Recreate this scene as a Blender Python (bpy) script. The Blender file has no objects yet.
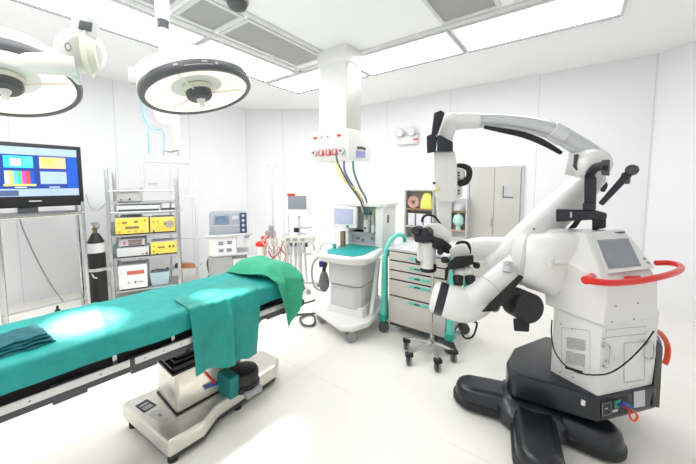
import bpy, bmesh, math, random
from mathutils import Matrix, Vector, noise, Euler
random.seed(4)
PI = math.pi
R = math.radians
C = bpy.context.scene.collection
# ------------------------------------------------------------------ camera model (measured)
F = 307.0; PITCH = R(4.6); PX, PY, EYE = 348.0, 207.6, 1.6
CEIL = 3.2
ANG = R(36.3); SA, CA = math.sin(ANG), math.cos(ANG)
RZ = R(90) - ANG                       # rotation of the room's own axes
def ray(px, py):
    a = (px-PX)/F; b = (PY-py)/F
    return Vector((a, math.cos(PITCH)+b*math.sin(PITCH), -math.sin(PITCH)+b*math.cos(PITCH)))
def onz(px, py, z):
    r = ray(px, py); t = (z-EYE)/r.z
    return Vector((r.x*t, r.y*t, z))
def at(px, py, Y):
    r = ray(px, py); t = Y/r.y
    return Vector((r.x*t, Y, EYE+r.z*t))
def onplane(px, py, p0, n):
    r = ray(px, py); e = Vector((0, 0, EYE)); t = (Vector(p0)-e).dot(n)/r.dot(n)
    return e + r*t
def W(u, v, z=0.0):
    return Vector((u*SA - v*CA, u*CA + v*SA, z))
def UV(p):
    return (p.x*SA + p.y*CA, -p.x*CA + p.y*SA)
NV = W(0, 1); NU = W(1, 0)
def onv(px, py, v): return onplane(px, py, W(0, v), NV)
def onu(px, py, u): return onplane(px, py, W(u, 0), NU)

# ------------------------------------------------------------------ materials
def lin(h):
    h = h.lstrip('#'); o = []
    for i in (0, 2, 4):
        c = int(h[i:i+2], 16)/255
        o.append(c/12.92 if c <= .04045 else ((c+.055)/1.055)**2.4)
    return (o[0], o[1], o[2], 1)
MATS = {}
def mat(name, hexc, rough=.5, metal=0.0, var=.04, scale=8.0, bump=0.0, emit=0.0, emitc=None, alpha=1.0, trans=0.0, coat=0.0, stretch=None):
    if name in MATS: return MATS[name]
    m = bpy.data.materials.new(name); m.use_nodes = True
    nt = m.node_tree; b = nt.nodes['Principled BSDF']
    tc = nt.nodes.new('ShaderNodeTexCoord'); nz = nt.nodes.new('ShaderNodeTexNoise')
    nz.inputs['Scale'].default_value = scale; nz.inputs['Detail'].default_value = 4
    if stretch:
        mp = nt.nodes.new('ShaderNodeMapping'); mp.inputs['Scale'].default_value = stretch
        nt.links.new(tc.outputs['Object'], mp.inputs['Vector']); nt.links.new(mp.outputs['Vector'], nz.inputs['Vector'])
    else:
        nt.links.new(tc.outputs['Object'], nz.inputs['Vector'])
    c = lin(hexc)
    rp = nt.nodes.new('ShaderNodeValToRGB')
    rp.color_ramp.elements[0].position = .3; rp.color_ramp.elements[1].position = .7
    rp.color_ramp.elements[0].color = tuple(max(0, x*(1-var)) for x in c[:3])+(1,)
    rp.color_ramp.elements[1].color = tuple(min(1, x*(1+var)) for x in c[:3])+(1,)
    nt.links.new(nz.outputs['Fac'], rp.inputs['Fac']); nt.links.new(rp.outputs['Color'], b.inputs['Base Color'])
    b.inputs['Roughness'].default_value = rough; b.inputs['Metallic'].default_value = metal
    b.inputs['Coat Weight'].default_value = coat; b.inputs['Transmission Weight'].default_value = trans
    b.inputs['Alpha'].default_value = alpha
    if emit:
        b.inputs['Emission Color'].default_value = lin(emitc or hexc); b.inputs['Emission Strength'].default_value = emit
    if bump:
        bp = nt.nodes.new('ShaderNodeBump'); bp.inputs['Strength'].default_value = bump; bp.inputs['Distance'].default_value = .01
        nt.links.new(nz.outputs['Fac'], bp.inputs['Height']); nt.links.new(bp.outputs['Normal'], b.inputs['Normal'])
    MATS[name] = m
    return m
WHITE = mat('white_paint', '#e9e9e7', .35, var=.012)
WHITE2 = mat('white_enamel', '#e9e9e6', .28, var=.01, coat=.3)
CREAM = mat('cream_plastic', '#dedecb', .4, var=.02)
GREYL = mat('light_grey_plastic', '#c9cbcc', .45, var=.03)
GREYM = mat('mid_grey_plastic', '#9a9c9f', .45, var=.04)
GREYD = mat('dark_grey_plastic', '#4c4e52', .4, var=.05)
NAVY = mat('navy_black_plastic', '#22252f', .35, var=.06)
BASEB = mat('slate_black_base', '#171c25', .3, var=.08, coat=.2)
BLACK = mat('black_rubber', '#121314', .5, var=.1)
CHROME = mat('brushed_steel', '#c8c9ca', .22, 1.0, var=.06)
STEEL = mat('satin_steel', '#d3d2cf', .34, 1.0, var=.06, scale=30, stretch=(1, 1, .1))
SILV = mat('silver_paint', '#cfd1d5', .28, .25, var=.03)
TEAL = mat('teal_cloth', '#1a9a94', .62, var=.10, scale=14, bump=.25)
TEAL2 = mat('teal_drape_cloth', '#169489', .5, var=.12, scale=10, bump=.3)
GREEN = mat('green_cloth', '#38a782', .75, var=.10, scale=14, bump=.25)
TEALD = mat('dark_teal_cloth', '#0b5f68', .7, var=.2, scale=30, bump=.3)
TEALP = mat('teal_plastic', '#62cfbf', .35, var=.03)
TEALM = mat('teal_mat', '#1b9f9c', .5, var=.05)
RED = mat('red_plastic', '#e3261c', .32, var=.04)
ORANGE = mat('orange_hose', '#e8542a', .4, var=.05)
YELLOW = mat('yellow_panel', '#e9cf58', .4, var=.04)
YELLOWG = mat('yellow_green_fluid', '#e2e46e', .3, var=.06)
BLUE = mat('blue_hose', '#9ccbe0', .4, var=.04)
BLUED = mat('blue_plastic', '#2f4fa0', .4, var=.05)
SCREEN = mat('grey_screen', '#8f959d', .15, var=.03)
SCRD = mat('dark_screen', '#2a323d', .12, var=.1)
SCRB = mat('pale_lit_screen', '#aeb4cc', .2, emit=.12, var=.05)
LED = mat('red_led_window', '#b05a48', .3, emit=.25, var=.1)
GLASSG = mat('green_glass', '#7fc7a4', .1, alpha=.75, var=.02)
CLEAR = mat('clear_plastic', '#eef2f2', .1, alpha=.5, var=.01)
SKIN = mat('beige_plastic', '#d9c4a8', .5, var=.05)
BROWN = mat('brown_bag', '#8d7350', .6, var=.15)
TANH = mat('tan_hose', '#caa58c', .5, var=.05)
PURPLE = mat('lavender_label', '#9a94cf', .5, var=.03)
DIFF = mat('light_diffuser', '#ffffff', .5, emit=6.8, emitc='#ffffff', var=0)
LENS = mat('lamp_reflector', '#f6e8e2', .25, emit=.4, emitc='#fff0e8', var=.08, scale=3)

# ------------------------------------------------------------------ mesh builder
def catmull(pts, k):
    pts = [Vector(p) for p in pts]
    if len(pts) < 3: return pts
    out = []
    for i in range(len(pts)-1):
        p0 = pts[max(i-1, 0)]; p1 = pts[i]; p2 = pts[i+1]; p3 = pts[min(i+2, len(pts)-1)]
        for j in range(k):
            t = j/k
            out.append(.5*((2*p1)+(p2-p0)*t+(2*p0-5*p1+4*p2-p3)*t*t+(3*p1-p0-3*p2+p3)*t**3))
    out.append(pts[-1]); return out
def zto(d):
    return Vector(d).to_track_quat('Z', 'Y').to_matrix()
SPLIT = {'crossbar', 'printed_mark', 'display', 'button', 'drawer_grip', 'gauge', 'dial', 'screw', 'button_block', 'red_label', 'data_socket', 'connector',
         'dark_socket', 'vent_grille', 'flow_tube', 'foot', 'socket', 'panel_button', 'vent_slot', 'panel_seam', 'white_print', 'sticker_print', 'rail_post', 'rail_screw',
         'vaporiser_cap', 'focus_knob', 'inner_tube', 'reflector_spoke', 'connector_block', 'steel_rail', 'rail', 'absorber', 'trim_strip', 'side_arm', 'knob', 'label_strip'}
class MB:
    def __init__(s): s.bm = bmesh.new(); s.mi = 0
    def take(s, t, M=None):
        mp = {}
        for v in t.verts: mp[v] = s.bm.verts.new(M @ v.co if M else v.co)
        for f in t.faces:
            try:
                g = s.bm.faces.new([mp[v] for v in f.verts]); g.material_index = s.mi
            except ValueError: pass
        t.free(); return s
    def bev(s, t, b, seg=2, ang=.5):
        if b > 0:
            ed = [e for e in t.edges if len(e.link_faces) == 2 and e.calc_face_angle(0) > ang]
            if ed: bmesh.ops.bevel(t, geom=ed, offset=b, segments=seg, profile=.6, affect='EDGES', clamp_overlap=True)
    def box(s, c, d, b=0.0, rz=0.0, M=None, seg=2):
        t = bmesh.new(); bmesh.ops.create_cube(t, size=1)
        for v in t.verts: v.co = Vector((v.co.x*d[0], v.co.y*d[1], v.co.z*d[2]))
        s.bev(t, b, seg)
        X = Matrix.Translation(Vector(c)) @ (M.to_4x4() if M else Matrix.Rotation(rz, 4, 'Z'))
        return s.take(t, X)
    def span(s, x0, x1, y0, y1, z0, z1, b=0.0):
        return s.box(((x0+x1)/2, (y0+y1)/2, (z0+z1)/2), (abs(x1-x0), abs(y1-y0), abs(z1-z0)), b)
    def cyl(s, p0, p1, r0, r1=None, n=20, b=0.0):
        p0 = Vector(p0); p1 = Vector(p1); r1 = r0 if r1 is None else r1; L = (p1-p0).length
        prof = [(0, 0), (r0-b, 0), (r0, b), (r1, L-b), (r1-b, L), (0, L)] if b else [(0, 0), (r0, 0), (r1, L), (0, L)]
        return s.lathe(prof, p0, p1-p0, n)
    def lathe(s, prof, c=(0, 0, 0), axis=(0, 0, 1), n=32, sx=1, sy=1):
        t = bmesh.new(); rings = []
        for r, z in prof:
            if r < 1e-6: rings.append([t.verts.new((0, 0, z))])
            else: rings.append([t.verts.new((r*sx*math.cos(2*PI*i/n), r*sy*math.sin(2*PI*i/n), z)) for i in range(n)])
        for a, b in zip(rings, rings[1:]):
            for i in range(n):
                j = (i+1) % n
                q = [a[i % len(a)], a[j % len(a)], b[j % len(b)], b[i % len(b)]]
                u = []
                for v in q:
                    if v not in u: u.append(v)
                if len(u) > 2:
                    try: t.faces.new(u)
                    except ValueError: pass
        return s.take(t, Matrix.Translation(Vector(c)) @ zto(axis).to_4x4())
    def tube(s, pts, r, n=8, k=5, cap=True, closed=False):
        P = catmull(pts, k) if k > 1 else [Vector(p) for p in pts]
        m = len(P); t = bmesh.new(); rings = []; up = None
        rr = r if isinstance(r, (list, tuple)) else None
        for i, p in enumerate(P):
            d = (P[min(i+1, m-1)]-P[max(i-1, 0)])
            if d.length < 1e-9: d = Vector((0, 0, 1))
            d.normalize()
            if up is None: up = d.orthogonal().normalized()
            up = (up-d*up.dot(d))
            up = up.normalized() if up.length > 1e-6 else d.orthogonal().normalized()
            w = d.cross(up)
            if rr:
                q = i/(m-1)*(len(rr)-1); a = int(min(q, len(rr)-2)); rad = rr[a]+(rr[a+1]-rr[a])*(q-a)
            else: rad = r
            rings.append([t.verts.new(p+(up*math.cos(2*PI*j/n)+w*math.sin(2*PI*j/n))*rad) for j in range(n)])
        for a, b in zip(rings, rings[1:]):
            for j in range(n): t.faces.new([a[j], a[(j+1) % n], b[(j+1) % n], b[j]])
        if cap: t.faces.new(rings[0][::-1]); t.faces.new(rings[-1])
        return s.take(t)
    def prism(s, poly, z0, z1, b=0.0, M=None, seg=2):
        t = bmesh.new()
        lo = [t.verts.new((p[0], p[1], z0)) for p in poly]; hi = [t.verts.new((p[0], p[1], z1)) for p in poly]
        t.faces.new(lo[::-1]); t.faces.new(hi); n = len(poly)
        for i in range(n): t.faces.new([lo[i], lo[(i+1) % n], hi[(i+1) % n], hi[i]])
        bmesh.ops.recalc_face_normals(t, faces=t.faces[:]); s.bev(t, b, seg)
        return s.take(t, M)
    def hull(s, pts, b=0.0, seg=3, ang=.35):
        t = bmesh.new()
        for p in pts: t.verts.new(p)
        r = bmesh.ops.convex_hull(t, input=t.verts[:])
        bad = [v for v in t.verts if not v.link_faces]
        if bad: bmesh.ops.delete(t, geom=bad, context='VERTS')
        bmesh.ops.dissolve_limit(t, angle_limit=.06, verts=t.verts[:], edges=t.edges[:])
        bmesh.ops.recalc_face_normals(t, faces=t.faces[:]); s.bev(t, b, seg, ang)
        return s.take(t)
    def ball(s, c, r, n=16):
        t = bmesh.new(); bmesh.ops.create_uvsphere(t, u_segments=n, v_segments=max(6, n//2), radius=1)
        r = (r, r, r) if not isinstance(r, (tuple, list)) else r
        return s.take(t, Matrix.Translation(Vector(c)) @ Matrix.Diagonal((*r, 1)))
    def poly(s, pts):
        vs = [s.bm.verts.new(p) for p in pts]; f = s.bm.faces.new(vs); f.material_index = s.mi; return s
    def plate(s, pts, th):
        pts = [Vector(p) for p in pts]; n = (pts[1]-pts[0]).cross(pts[2]-pts[0]).normalized()
        return s.hull(pts+[p+n*th for p in pts])
    def grid(s, fn, nu, nv, th=0.0):
        t = bmesh.new()
        g = [[t.verts.new(fn(i/nu, j/nv)) for j in range(nv+1)] for i in range(nu+1)]
        for i in range(nu):
            for j in range(nv): t.faces.new([g[i][j], g[i+1][j], g[i+1][j+1], g[i][j+1]])
        if th:
            bmesh.ops.recalc_face_normals(t, faces=t.faces[:])
            bmesh.ops.solidify(t, geom=t.faces[:], thickness=th)
        return s.take(t)
    def sections(s, secs, n=24, e=2.6):
        """loft of superellipse rings: (centre, xvec, yvec)"""
        t = bmesh.new(); rings = []
        for c, xv, yv in secs:
            ring = []
            for i in range(n):
                a = 2*PI*i/n; ca, sa = math.cos(a), math.sin(a)
                x = math.copysign(abs(ca)**(2/e), ca); y = math.copysign(abs(sa)**(2/e), sa)
                ring.append(t.verts.new(Vector(c)+Vector(xv)*x+Vector(yv)*y))
            rings.append(ring)
        for a, b in zip(rings, rings[1:]):
            for j in range(n): t.faces.new([a[j], a[(j+1) % n], b[(j+1) % n], b[j]])
        t.faces.new(rings[0][::-1]); t.faces.new(rings[-1])
        return s.take(t)
    def build(s, name, m, parent=None, world=False, label=None, sharp=38):
        bm = s.bm
        if name in SPLIT:
            seen = set(); isl = []
            for v in bm.verts:
                if v in seen: continue
                st = [v]; comp = set()
                while st:
                    a = st.pop()
                    if a in comp: continue
                    comp.add(a); st += [e.other_vert(a) for e in a.link_edges if e.other_vert(a) not in comp]
                seen |= comp; isl.append(comp)
            if len(isl) > 1:
                last = None
                for comp in isl:
                    q = MB(); mp = {v: q.bm.verts.new(v.co) for v in comp}
                    for f in bm.faces:
                        if f.verts[0] in comp: q.bm.faces.new([mp[v] for v in f.verts]).material_index = f.material_index
                    last = q.build(name, m, parent, world, label, sharp)
                bm.free(); return last
        if world and parent:
            inv = wm(parent).inverted()
            for v in bm.verts: v.co = inv @ v.co
        bmesh.ops.recalc_face_normals(bm, faces=bm.faces[:])
        me = bpy.data.meshes.new(name); bm.to_mesh(me); bm.free()
        for p in me.polygons: p.use_smooth = True
        me.set_sharp_from_angle(angle=R(sharp))
        for x in (m if isinstance(m, (list, tuple)) else [m]): me.materials.append(x)
        o = bpy.data.objects.new(name, me); C.objects.link(o)
        if parent: o.parent = parent
        if label: o['label'] = label
        return o
def wm(o):
    M = Matrix.LocRotScale(o.location, o.rotation_euler, o.scale)
    return wm(o.parent) @ M if o.parent else M
def thing(name, label, cat, loc=(0, 0, 0), rz=0.0, group=None):
    o = bpy.data.objects.new(name, None); C.objects.link(o); o.empty_display_size = .1
    o.location = loc; o.rotation_euler = (0, 0, rz); o['label'] = label; o['category'] = cat
    if group: o['group'] = group
    return o
def tag(o, label, cat, group=None):
    o['label'] = label; o['category'] = cat
    if group: o['group'] = group
    return o
def setting(name, mb, m):
    o = mb.build(name, m); o['kind'] = 'structure'; return o
def dup(root, loc, rz, label):
    r = root.copy(); C.objects.link(r); r.location = loc; r.rotation_euler = (0, 0, rz); r['label'] = label
    for ch in list(root.children):
        c = ch.copy(); C.objects.link(c); c.parent = r
        for g in list(ch.children):
            d = g.copy(); C.objects.link(d); d.parent = c
    return r
def caster(parent, x, y, r=.05, z0=0.0, rz=0.3, wheelm=None, forkm=None, twin=True):
    h = MB(); h.cyl((x, y, z0+r*1.5), (x, y, z0+r*2.5), r*.25, n=10)
    c, s_ = math.cos(rz), math.sin(rz)
    h.hull([(x+c*a+s_*b, y+s_*a-c*b, z0+z) for a, z in ((-r*.9, r*1.4), (r*.5, r*2.0), (-r*.3, r*2.1), (r*.7, r*1.2)) for b in (-r*.5, r*.5)], .004)
    k = h.build('caster', forkm or GREYD, parent)
    w = MB()
    for q in ((-.38, -.08), (.08, .38)) if twin else ((-.3, .3),):
        a0 = Vector((x+s_*q[0]*r*1.6, y-c*q[0]*r*1.6, z0+r)); a1 = Vector((x+s_*q[1]*r*1.6, y-c*q[1]*r*1.6, z0+r))
        w.cyl(a0, a1, r, n=18, b=r*.12)
    w.build('wheel', wheelm or GREYM, k)
    return k

# ------------------------------------------------------------------ room
FLOORM = bpy.data.materials.new('pale_vinyl_floor'); FLOORM.use_nodes = True
def _floor():
    nt = FLOORM.node_tree; b = nt.nodes['Principled BSDF']
    tc = nt.nodes.new('ShaderNodeTexCoord')
    n1 = nt.nodes.new('ShaderNodeTexNoise'); n1.inputs['Scale'].default_value = 1.3; n1.inputs['Detail'].default_value = 6
    n2 = nt.nodes.new('ShaderNodeTexNoise'); n2.inputs['Scale'].default_value = 60; n2.inputs['Detail'].default_value = 3
    mx = nt.nodes.new('ShaderNodeMath'); mx.operation = 'ADD'
    ml = nt.nodes.new('ShaderNodeMath'); ml.operation = 'MULTIPLY'; ml.inputs[1].default_value = .35
    rp = nt.nodes.new('ShaderNodeValToRGB'); e = rp.color_ramp.elements
    e[0].position = .4; e[0].color = lin('#eeece3'); e[1].position = .95; e[1].color = lin('#f5f3ec')
    # sheet seams
    mp = nt.nodes.new('ShaderNodeMapping'); mp.inputs['Rotation'].default_value = (0, 0, -RZ)
    br = nt.nodes.new('ShaderNodeTexBrick'); br.offset = 0
    br.inputs['Scale'].default_value = 1; br.inputs['Brick Width'].default_value = 1.8; br.inputs['Row Height'].default_value = 1.8
    br.inputs['Mortar Size'].default_value = .004; br.inputs['Color1'].default_value = br.inputs['Color2'].default_value = (1, 1, 1, 1)
    br.inputs['Mortar'].default_value = (.9, .9, .88, 1)
    mc = nt.nodes.new('ShaderNodeMixRGB'); mc.blend_type = 'MULTIPLY'; mc.inputs['Fac'].default_value = 1
    L = nt.links.new
    L(tc.outputs['Object'], n1.inputs['Vector']); L(tc.outputs['Object'], n2.inputs['Vector'])
    L(tc.outputs['Object'], mp.inputs['Vector']); L(mp.outputs['Vector'], br.inputs['Vector'])
    L(n2.outputs['Fac'], ml.inputs[0]); L(n1.outputs['Fac'], mx.inputs[0]); L(ml.outputs[0], mx.inputs[1])
    L(mx.outputs[0], rp.inputs['Fac']); L(rp.outputs['Color'], mc.inputs['Color1']); L(br.outputs['Color'], mc.inputs['Color2'])
    L(mc.outputs['Color'], b.inputs['Base Color'])
    b.inputs['Roughness'].default_value = .28
_floor()
WALLM = mat('white_wall_panel', '#f3f3f6', .45, var=.008, scale=2)
CEILM = mat('white_ceiling', '#fdfdfd', .7, var=.008, scale=2)
SEAM = mat('wall_seam', '#dedee4', .6, var=.01)
FRAMEM = mat('ceiling_frame', '#dcdcdc', .5, var=.01)
FRAMED = mat('ceiling_frame_dark_line', '#55555a', .5, var=.02)  # dark line on the outer edge of the light panels

VA, UB = 5.86, 5.45
p_corner = [(-3.0, VA), (4.21, VA), (UB, 4.175), (UB, -.78), (4.35, -2.07), (-.4, -2.07)]
out = [(-3.0, VA), (4.21, VA), (UB, 4.175), (UB, -.78), (4.35, -2.07), (-.4, -2.07), (-2.2, -2.07), (-3.0, -1.2)]
mb = MB(); mb.poly([W(u, v, 0) for u, v in out]); mb.prism([tuple(W(u, v)[:2]) for u, v in out], -.1, -.002)
setting('floor', mb, FLOORM)
mb = MB(); mb.prism([tuple(W(u, v)[:2]) for u, v in out], CEIL, CEIL+.1); setting('ceiling', mb, CEILM)
names = ['wall_left', 'wall_corner', 'wall_back', 'wall_right', 'wall_side']
for nm, a, b in zip(names, p_corner, p_corner[1:]):
    A = W(*a); B = W(*b); d = (B-A).normalized(); n = Vector((-d.y, d.x, 0))    # outward
    mb = MB(); mb.prism([tuple(A[:2]), tuple(B[:2]), tuple((B+n*.1)[:2]), tuple((A+n*.1)[:2])], 0, CEIL)
    setting(nm, mb, WALLM)
# seams between the wall panels
ti = 0
def seam(p, d, zs=(0.0, CEIL)):
    global ti
    d = d.normalized(); n = Vector((d.y, -d.x, 0)); ti += 1
    mb = MB(); mb.box(p + n*.002 + Vector((0, 0, (zs[0]+zs[1])/2)), (.009, .004, zs[1]-zs[0]), 0, rz=math.atan2(d.y, d.x))
    setting('trim_%d' % ti, mb, SEAM)
for u in (-.5, .65, 1.79, 2.95, 4.195): seam(W(u, VA), NU)
A = W(4.21, VA); B = W(UB, 4.175)
for t in (.38, .93): seam(A.lerp(B, t), B-A)
for v in (3.05, 1.79, .48, -.76): seam(W(UB, v), -NV)

# ceiling services ---------------------------------------------------
def clight(u0, u1, v0, v1, label, side='v'):
    t = thing('ceiling_light', label, 'ceiling light', W((u0+u1)/2, (v0+v1)/2, CEIL), RZ, 'ceiling light panels')
    a, b = (u1-u0)/2, (v1-v0)/2; w = .03
    f = MB()
    for sx in (-1, 1):
        f.box((sx*(a+w/2), 0, -.012), (w, 2*b+2*w, .024)); f.box((0, sx*(b+w/2), -.012), (2*a, w, .024))
    f.build('frame', FRAMEM, t)
    g = MB()
    if side == 'v': g.box((0, b-.004, -.018), (2*a, .014, .032))
    else: g.box((a-.004, 0, -.018), (.014, 2*b, .032))
    if side == 'c': g.box((0, b-.004, -.018), (2*a, .014, .032))
    g.build('gasket', FRAMED, t)
    d = MB(); d.box((0, 0, -.006), (2*a-.02, 2*b-.02, .012)); d.build('diffuser', DIFF, t)
clight(.30, 1.87, 3.33, 3.98, 'long glowing ceiling panel above the television, ending behind the surgical lamps')
clight(1.96, 3.20, 3.33, 3.98, 'glowing ceiling panel just above the right rim of the middle surgical lamp')
clight(3.33, 3.97, 2.55, 4.02, 'corner ceiling light panel directly left of the ceiling column', 'c')
clight(3.33, 3.97, 1.17, 2.46, 'ceiling light panel directly right of the ceiling column', 'u')
clight(3.33, 3.97, -.27, 1.09, 'rightmost ceiling light panel, above the surgical microscope arm', 'u')
VENT = bpy.data.materials.new('perforated_vent'); VENT.use_nodes = True
def _vent():
    nt = VENT.node_tree; b = nt.nodes['Principled BSDF']
    tc = nt.nodes.new('ShaderNodeTexCoord'); v = nt.nodes.new('ShaderNodeTexVoronoi'); v.inputs['Scale'].default_value = 90; v.inputs['Randomness'].default_value = 0
    rp = nt.nodes.new('ShaderNodeValToRGB'); rp.color_ramp.elements[0].color = lin('#6e6e6e'); rp.color_ramp.elements[1].color = lin('#a8a8a8')
    rp.color_ramp.elements[0].position = .25; rp.color_ramp.elements[1].position = .5
    nt.links.new(tc.outputs['Object'], v.inputs['Vector']); nt.links.new(v.outputs['Distance'], rp.inputs['Fac']); nt.links.new(rp.outputs['Color'], b.inputs['Base Color'])
    b.inputs['Roughness'].default_value = .6
_vent()
def cvent(u0, u1, v0, v1, label):
    t = thing('ceiling_vent', label, 'air vent', W((u0+u1)/2, (v0+v1)/2, CEIL), RZ, 'perforated ceiling vents')
    a, b = (u1-u0)/2, (v1-v0)/2; w = .035
    f = MB()
    for sx in (-1, 1):
        f.box((sx*(a+w/2), 0, -.01), (w, 2*b+2*w, .02)); f.box((0, sx*(b+w/2), -.01), (2*a, w, .02))
    f.build('frame', FRAMEM, t)
    d = MB(); d.box((0, 0, -.003), (2*a, 2*b, .006)); d.build('perforated_panel', VENT, t)
cvent(1.97, 3.05, 2.66, 3.10, 'long grey perforated vent left of the ceiling column')
cvent(1.50, 1.86, 2.66, 3.10, 'short grey perforated vent above the middle surgical lamp')
cvent(.75, 1.38, 2.66, 3.10, 'grey vent cut by the top edge beside the lamp pole')
cvent(2.45, 3.12, .64, 1.11, 'grey perforated vent above the silver microscope arm')
cvent(2.45, 3.12, -.03, .46, 'grey vent mostly cut by the top edge, far right')
rails = MB()
for v in (3.21, 2.56): rails.box(W(1.7, v, CEIL-.011), (3.1, .05, .022), 0, rz=RZ)
for u in (3.225, ): rails.box(W(u, 1.75, CEIL-.011), (.05, 4.6, .022), 0, rz=RZ)
setting('trim_40', rails, FRAMEM)
t = thing('dome_camera', 'small dark dome camera hanging from the ceiling at the top edge', 'camera', onz(237, 0, CEIL))
m_ = MB(); m_.lathe([(0, 0), (.075, 0), (.085, -.03), (.085, -.045), (.07, -.07), (.04, -.082), (0, -.085)]); m_.build('dome', GREYD, t)
m_ = MB(); m_.lathe([(.084, -.002), (.098, -.002), (.098, -.02), (.084, -.022)]); m_.build('mounting_ring', GREYM, t)

# door in the back wall ----------------------------------------------
t = bpy.data.objects.new('door_1', None); C.objects.link(t)
da = onu(469.5, 168.3, UB); db = onu(524, 166.7, UB); zt = (da.z+db.z)/2
va, vb = UV(da)[1], UV(db)[1]; vm = (va+vb)/2; wd = va-vb
t.location = W(UB, vm, 0); t.rotation_euler = (0, 0, RZ); t['kind'] = 'structure'
DOORM = mat('warm_grey_door', '#c9c6c0', .4, var=.02, scale=3)
m_ = MB(); m_.box((-.02, wd*.235, zt/2), (.03, wd*.47, zt-.02), .004); m_.build('door_leaf', DOORM, t)
m_ = MB(); m_.box((-.02, -wd*.235, zt/2), (.03, wd*.46, zt-.02), .004); lf = m_.build('door_leaf', DOORM, t)
m_ = MB(); m_.box((-.037, -wd*.26, zt*.79), (.006, .14, .16)); m_.build('window_pane', GREYL, lf)
m_ = MB(); m_.box((-.039, -wd*.26+.075, zt*.79), (.012, .012, .19)); m_.box((-.039, -wd*.26, zt*.79-.085), (.012, .14, .012)); m_.build('window_frame', GREYD, lf)
m_ = MB(); m_.cyl((-.04, .02, zt*.55), (-.04, .02, zt*.48), .01, n=8); m_.build('door_handle', CHROME, lf)
m_ = MB()
for y in (wd*.5, -wd*.5): m_.box((-.015, y, zt/2), (.04, .03, zt))
m_.box((-.015, 0, zt), (.04, wd+.03, .03)); m_.build('door_frame', GREYL, t)

# ------------------------------------------------------------------ surgical lamps
def lamp_head(t, rad, tilt):
    """dish built round the local origin, facing down and tipped by `tilt`"""
    T = tilt
    def put(mb):
        for v in mb.bm.verts: v.co = T @ v.co
        return mb
    k = rad/.43
    S = lambda pr: [(r*k, z*k) for r, z in pr]
    m = MB(); m.lathe(S([(0, .24), (.10, .238), (.25, .215), (.34, .18), (.40, .11), (.416, .03), (0, .03)]), n=48); dome = put(m).build('dome_housing', WHITE2, t)
    m = MB(); m.lathe(S([(.405, .045), (.424, .034), (.432, 0), (.43, -.028), (.418, -.042), (.392, -.04), (.388, -.012), (.40, .05)]), n=48); rim = put(m).build('rim', mat('lamp_rim', '#55565a', .3, var=.05), t)
    m = MB()
    for a0, a1, z, w in ((-97, -93, .008, .014), (-88, -62, -.010, .006), (-72, -67, .010, .012), (-60, -57, .0, .02)):
        for i in range(4):
            aa = [R(a0+(a1-a0)*j/4) for j in (i, i+1)]; rr = .4335*k
            m.poly([(rr*math.cos(aa[0]), rr*math.sin(aa[0]), (z-w/2)*k), (rr*math.cos(aa[1]), rr*math.sin(aa[1]), (z-w/2)*k), (rr*math.cos(aa[1]), rr*math.sin(aa[1]), (z+w/2)*k), (rr*math.cos(aa[0]), rr*math.sin(aa[0]), (z+w/2)*k)])
    put(m).build('printed_mark', mat('lamp_mark', '#b9b4b0', .4), rim)
    m = MB(); m.lathe(S([(.392, -.03), (.35, -.012), (.25, .02), (.12, .045), (0, .05), (0, .055), (.38, .055)]), n=48); put(m).build('reflector', LENS, t)
    m = MB()
    for i in range(3):
        a = R(i*120+20); m.tube([Vector((.08*k*math.cos(a), .08*k*math.sin(a), -.03*k)), Vector((.36*k*math.cos(a), .36*k*math.sin(a), -.012*k))], .006*k, k=1)
    put(m).build('reflector_spoke', mat('lamp_spoke', '#efdfc8', .3), t)
    m = MB(); m.lathe(S([(0, .03), (.10, .03), (.10, -.055), (.085, -.075), (.05, -.082), (0, -.082)]), n=28); hub = put(m).build('centre_hub', GREYD, t)
    m = MB(); m.lathe(S([(.101, .028), (.112, .02), (.112, -.01), (.101, -.016)]), n=28); put(m).build('hub_collar', CREAM, hub)
    m = MB(); m.lathe(S([(0, -.08), (.035, -.082), (.03, -.10), (.022, -.105), (.022, -.14), (.012, -.15), (0, -.15)]), n=20); put(m).build('sterile_handle', WHITE2, hub)

LY = 2.05
lc = at(198, 90, LY)
t = thing('surgical_light', 'middle round surgical lamp with dark rim hanging above the teal operating table', 'surgical lamp', lc, 0, 'ceiling surgical lamps')
lamp_head(t, .335, Euler((R(-7), R(-15), R(14))).to_matrix())
pp = at(163, 25, LY+.1)-lc
m = MB(); m.cyl((pp.x, pp.y, .10), (pp.x, pp.y, pp.z), .030, n=20); m.build('pole', WHITE2, t)
m = MB(); m.cyl((pp.x, pp.y, pp.z-.025), (pp.x, pp.y, pp.z+.025), .037, n=20, b=.004); m.build('pole_collar', GREYD, t)
m = MB(); m.cyl((pp.x, pp.y, pp.z+.025), (pp.x, pp.y, CEIL-lc.z), .042, n=20); m.lathe([(.042, CEIL-lc.z-.06), (.11, CEIL-lc.z-.03), (.11, CEIL-lc.z), (0, CEIL-lc.z)], (pp.x, pp.y, 0)); m.build('ceiling_tube', WHITE2, t)
b0 = at(150, 62, LY+.05)-lc; b1 = at(142, 80, LY)-lc
m = MB(); m.tube([(pp.x, pp.y, .12), (pp.x-.03, pp.y, .15), b0, at(137, 72, LY)-lc], .028, n=12)
m.build('yoke_arm', WHITE2, t)
m = MB(); q = at(134, 76, LY)-lc; m.box(q, (.05, .05, .10), .012); m.build('side_bracket', GREYL, t)
m = MB(); q = at(142, 80, LY)-lc; m.box(q, (.06, .05, .11), .015); m.build('hinge_block', CREAM, t)

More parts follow.
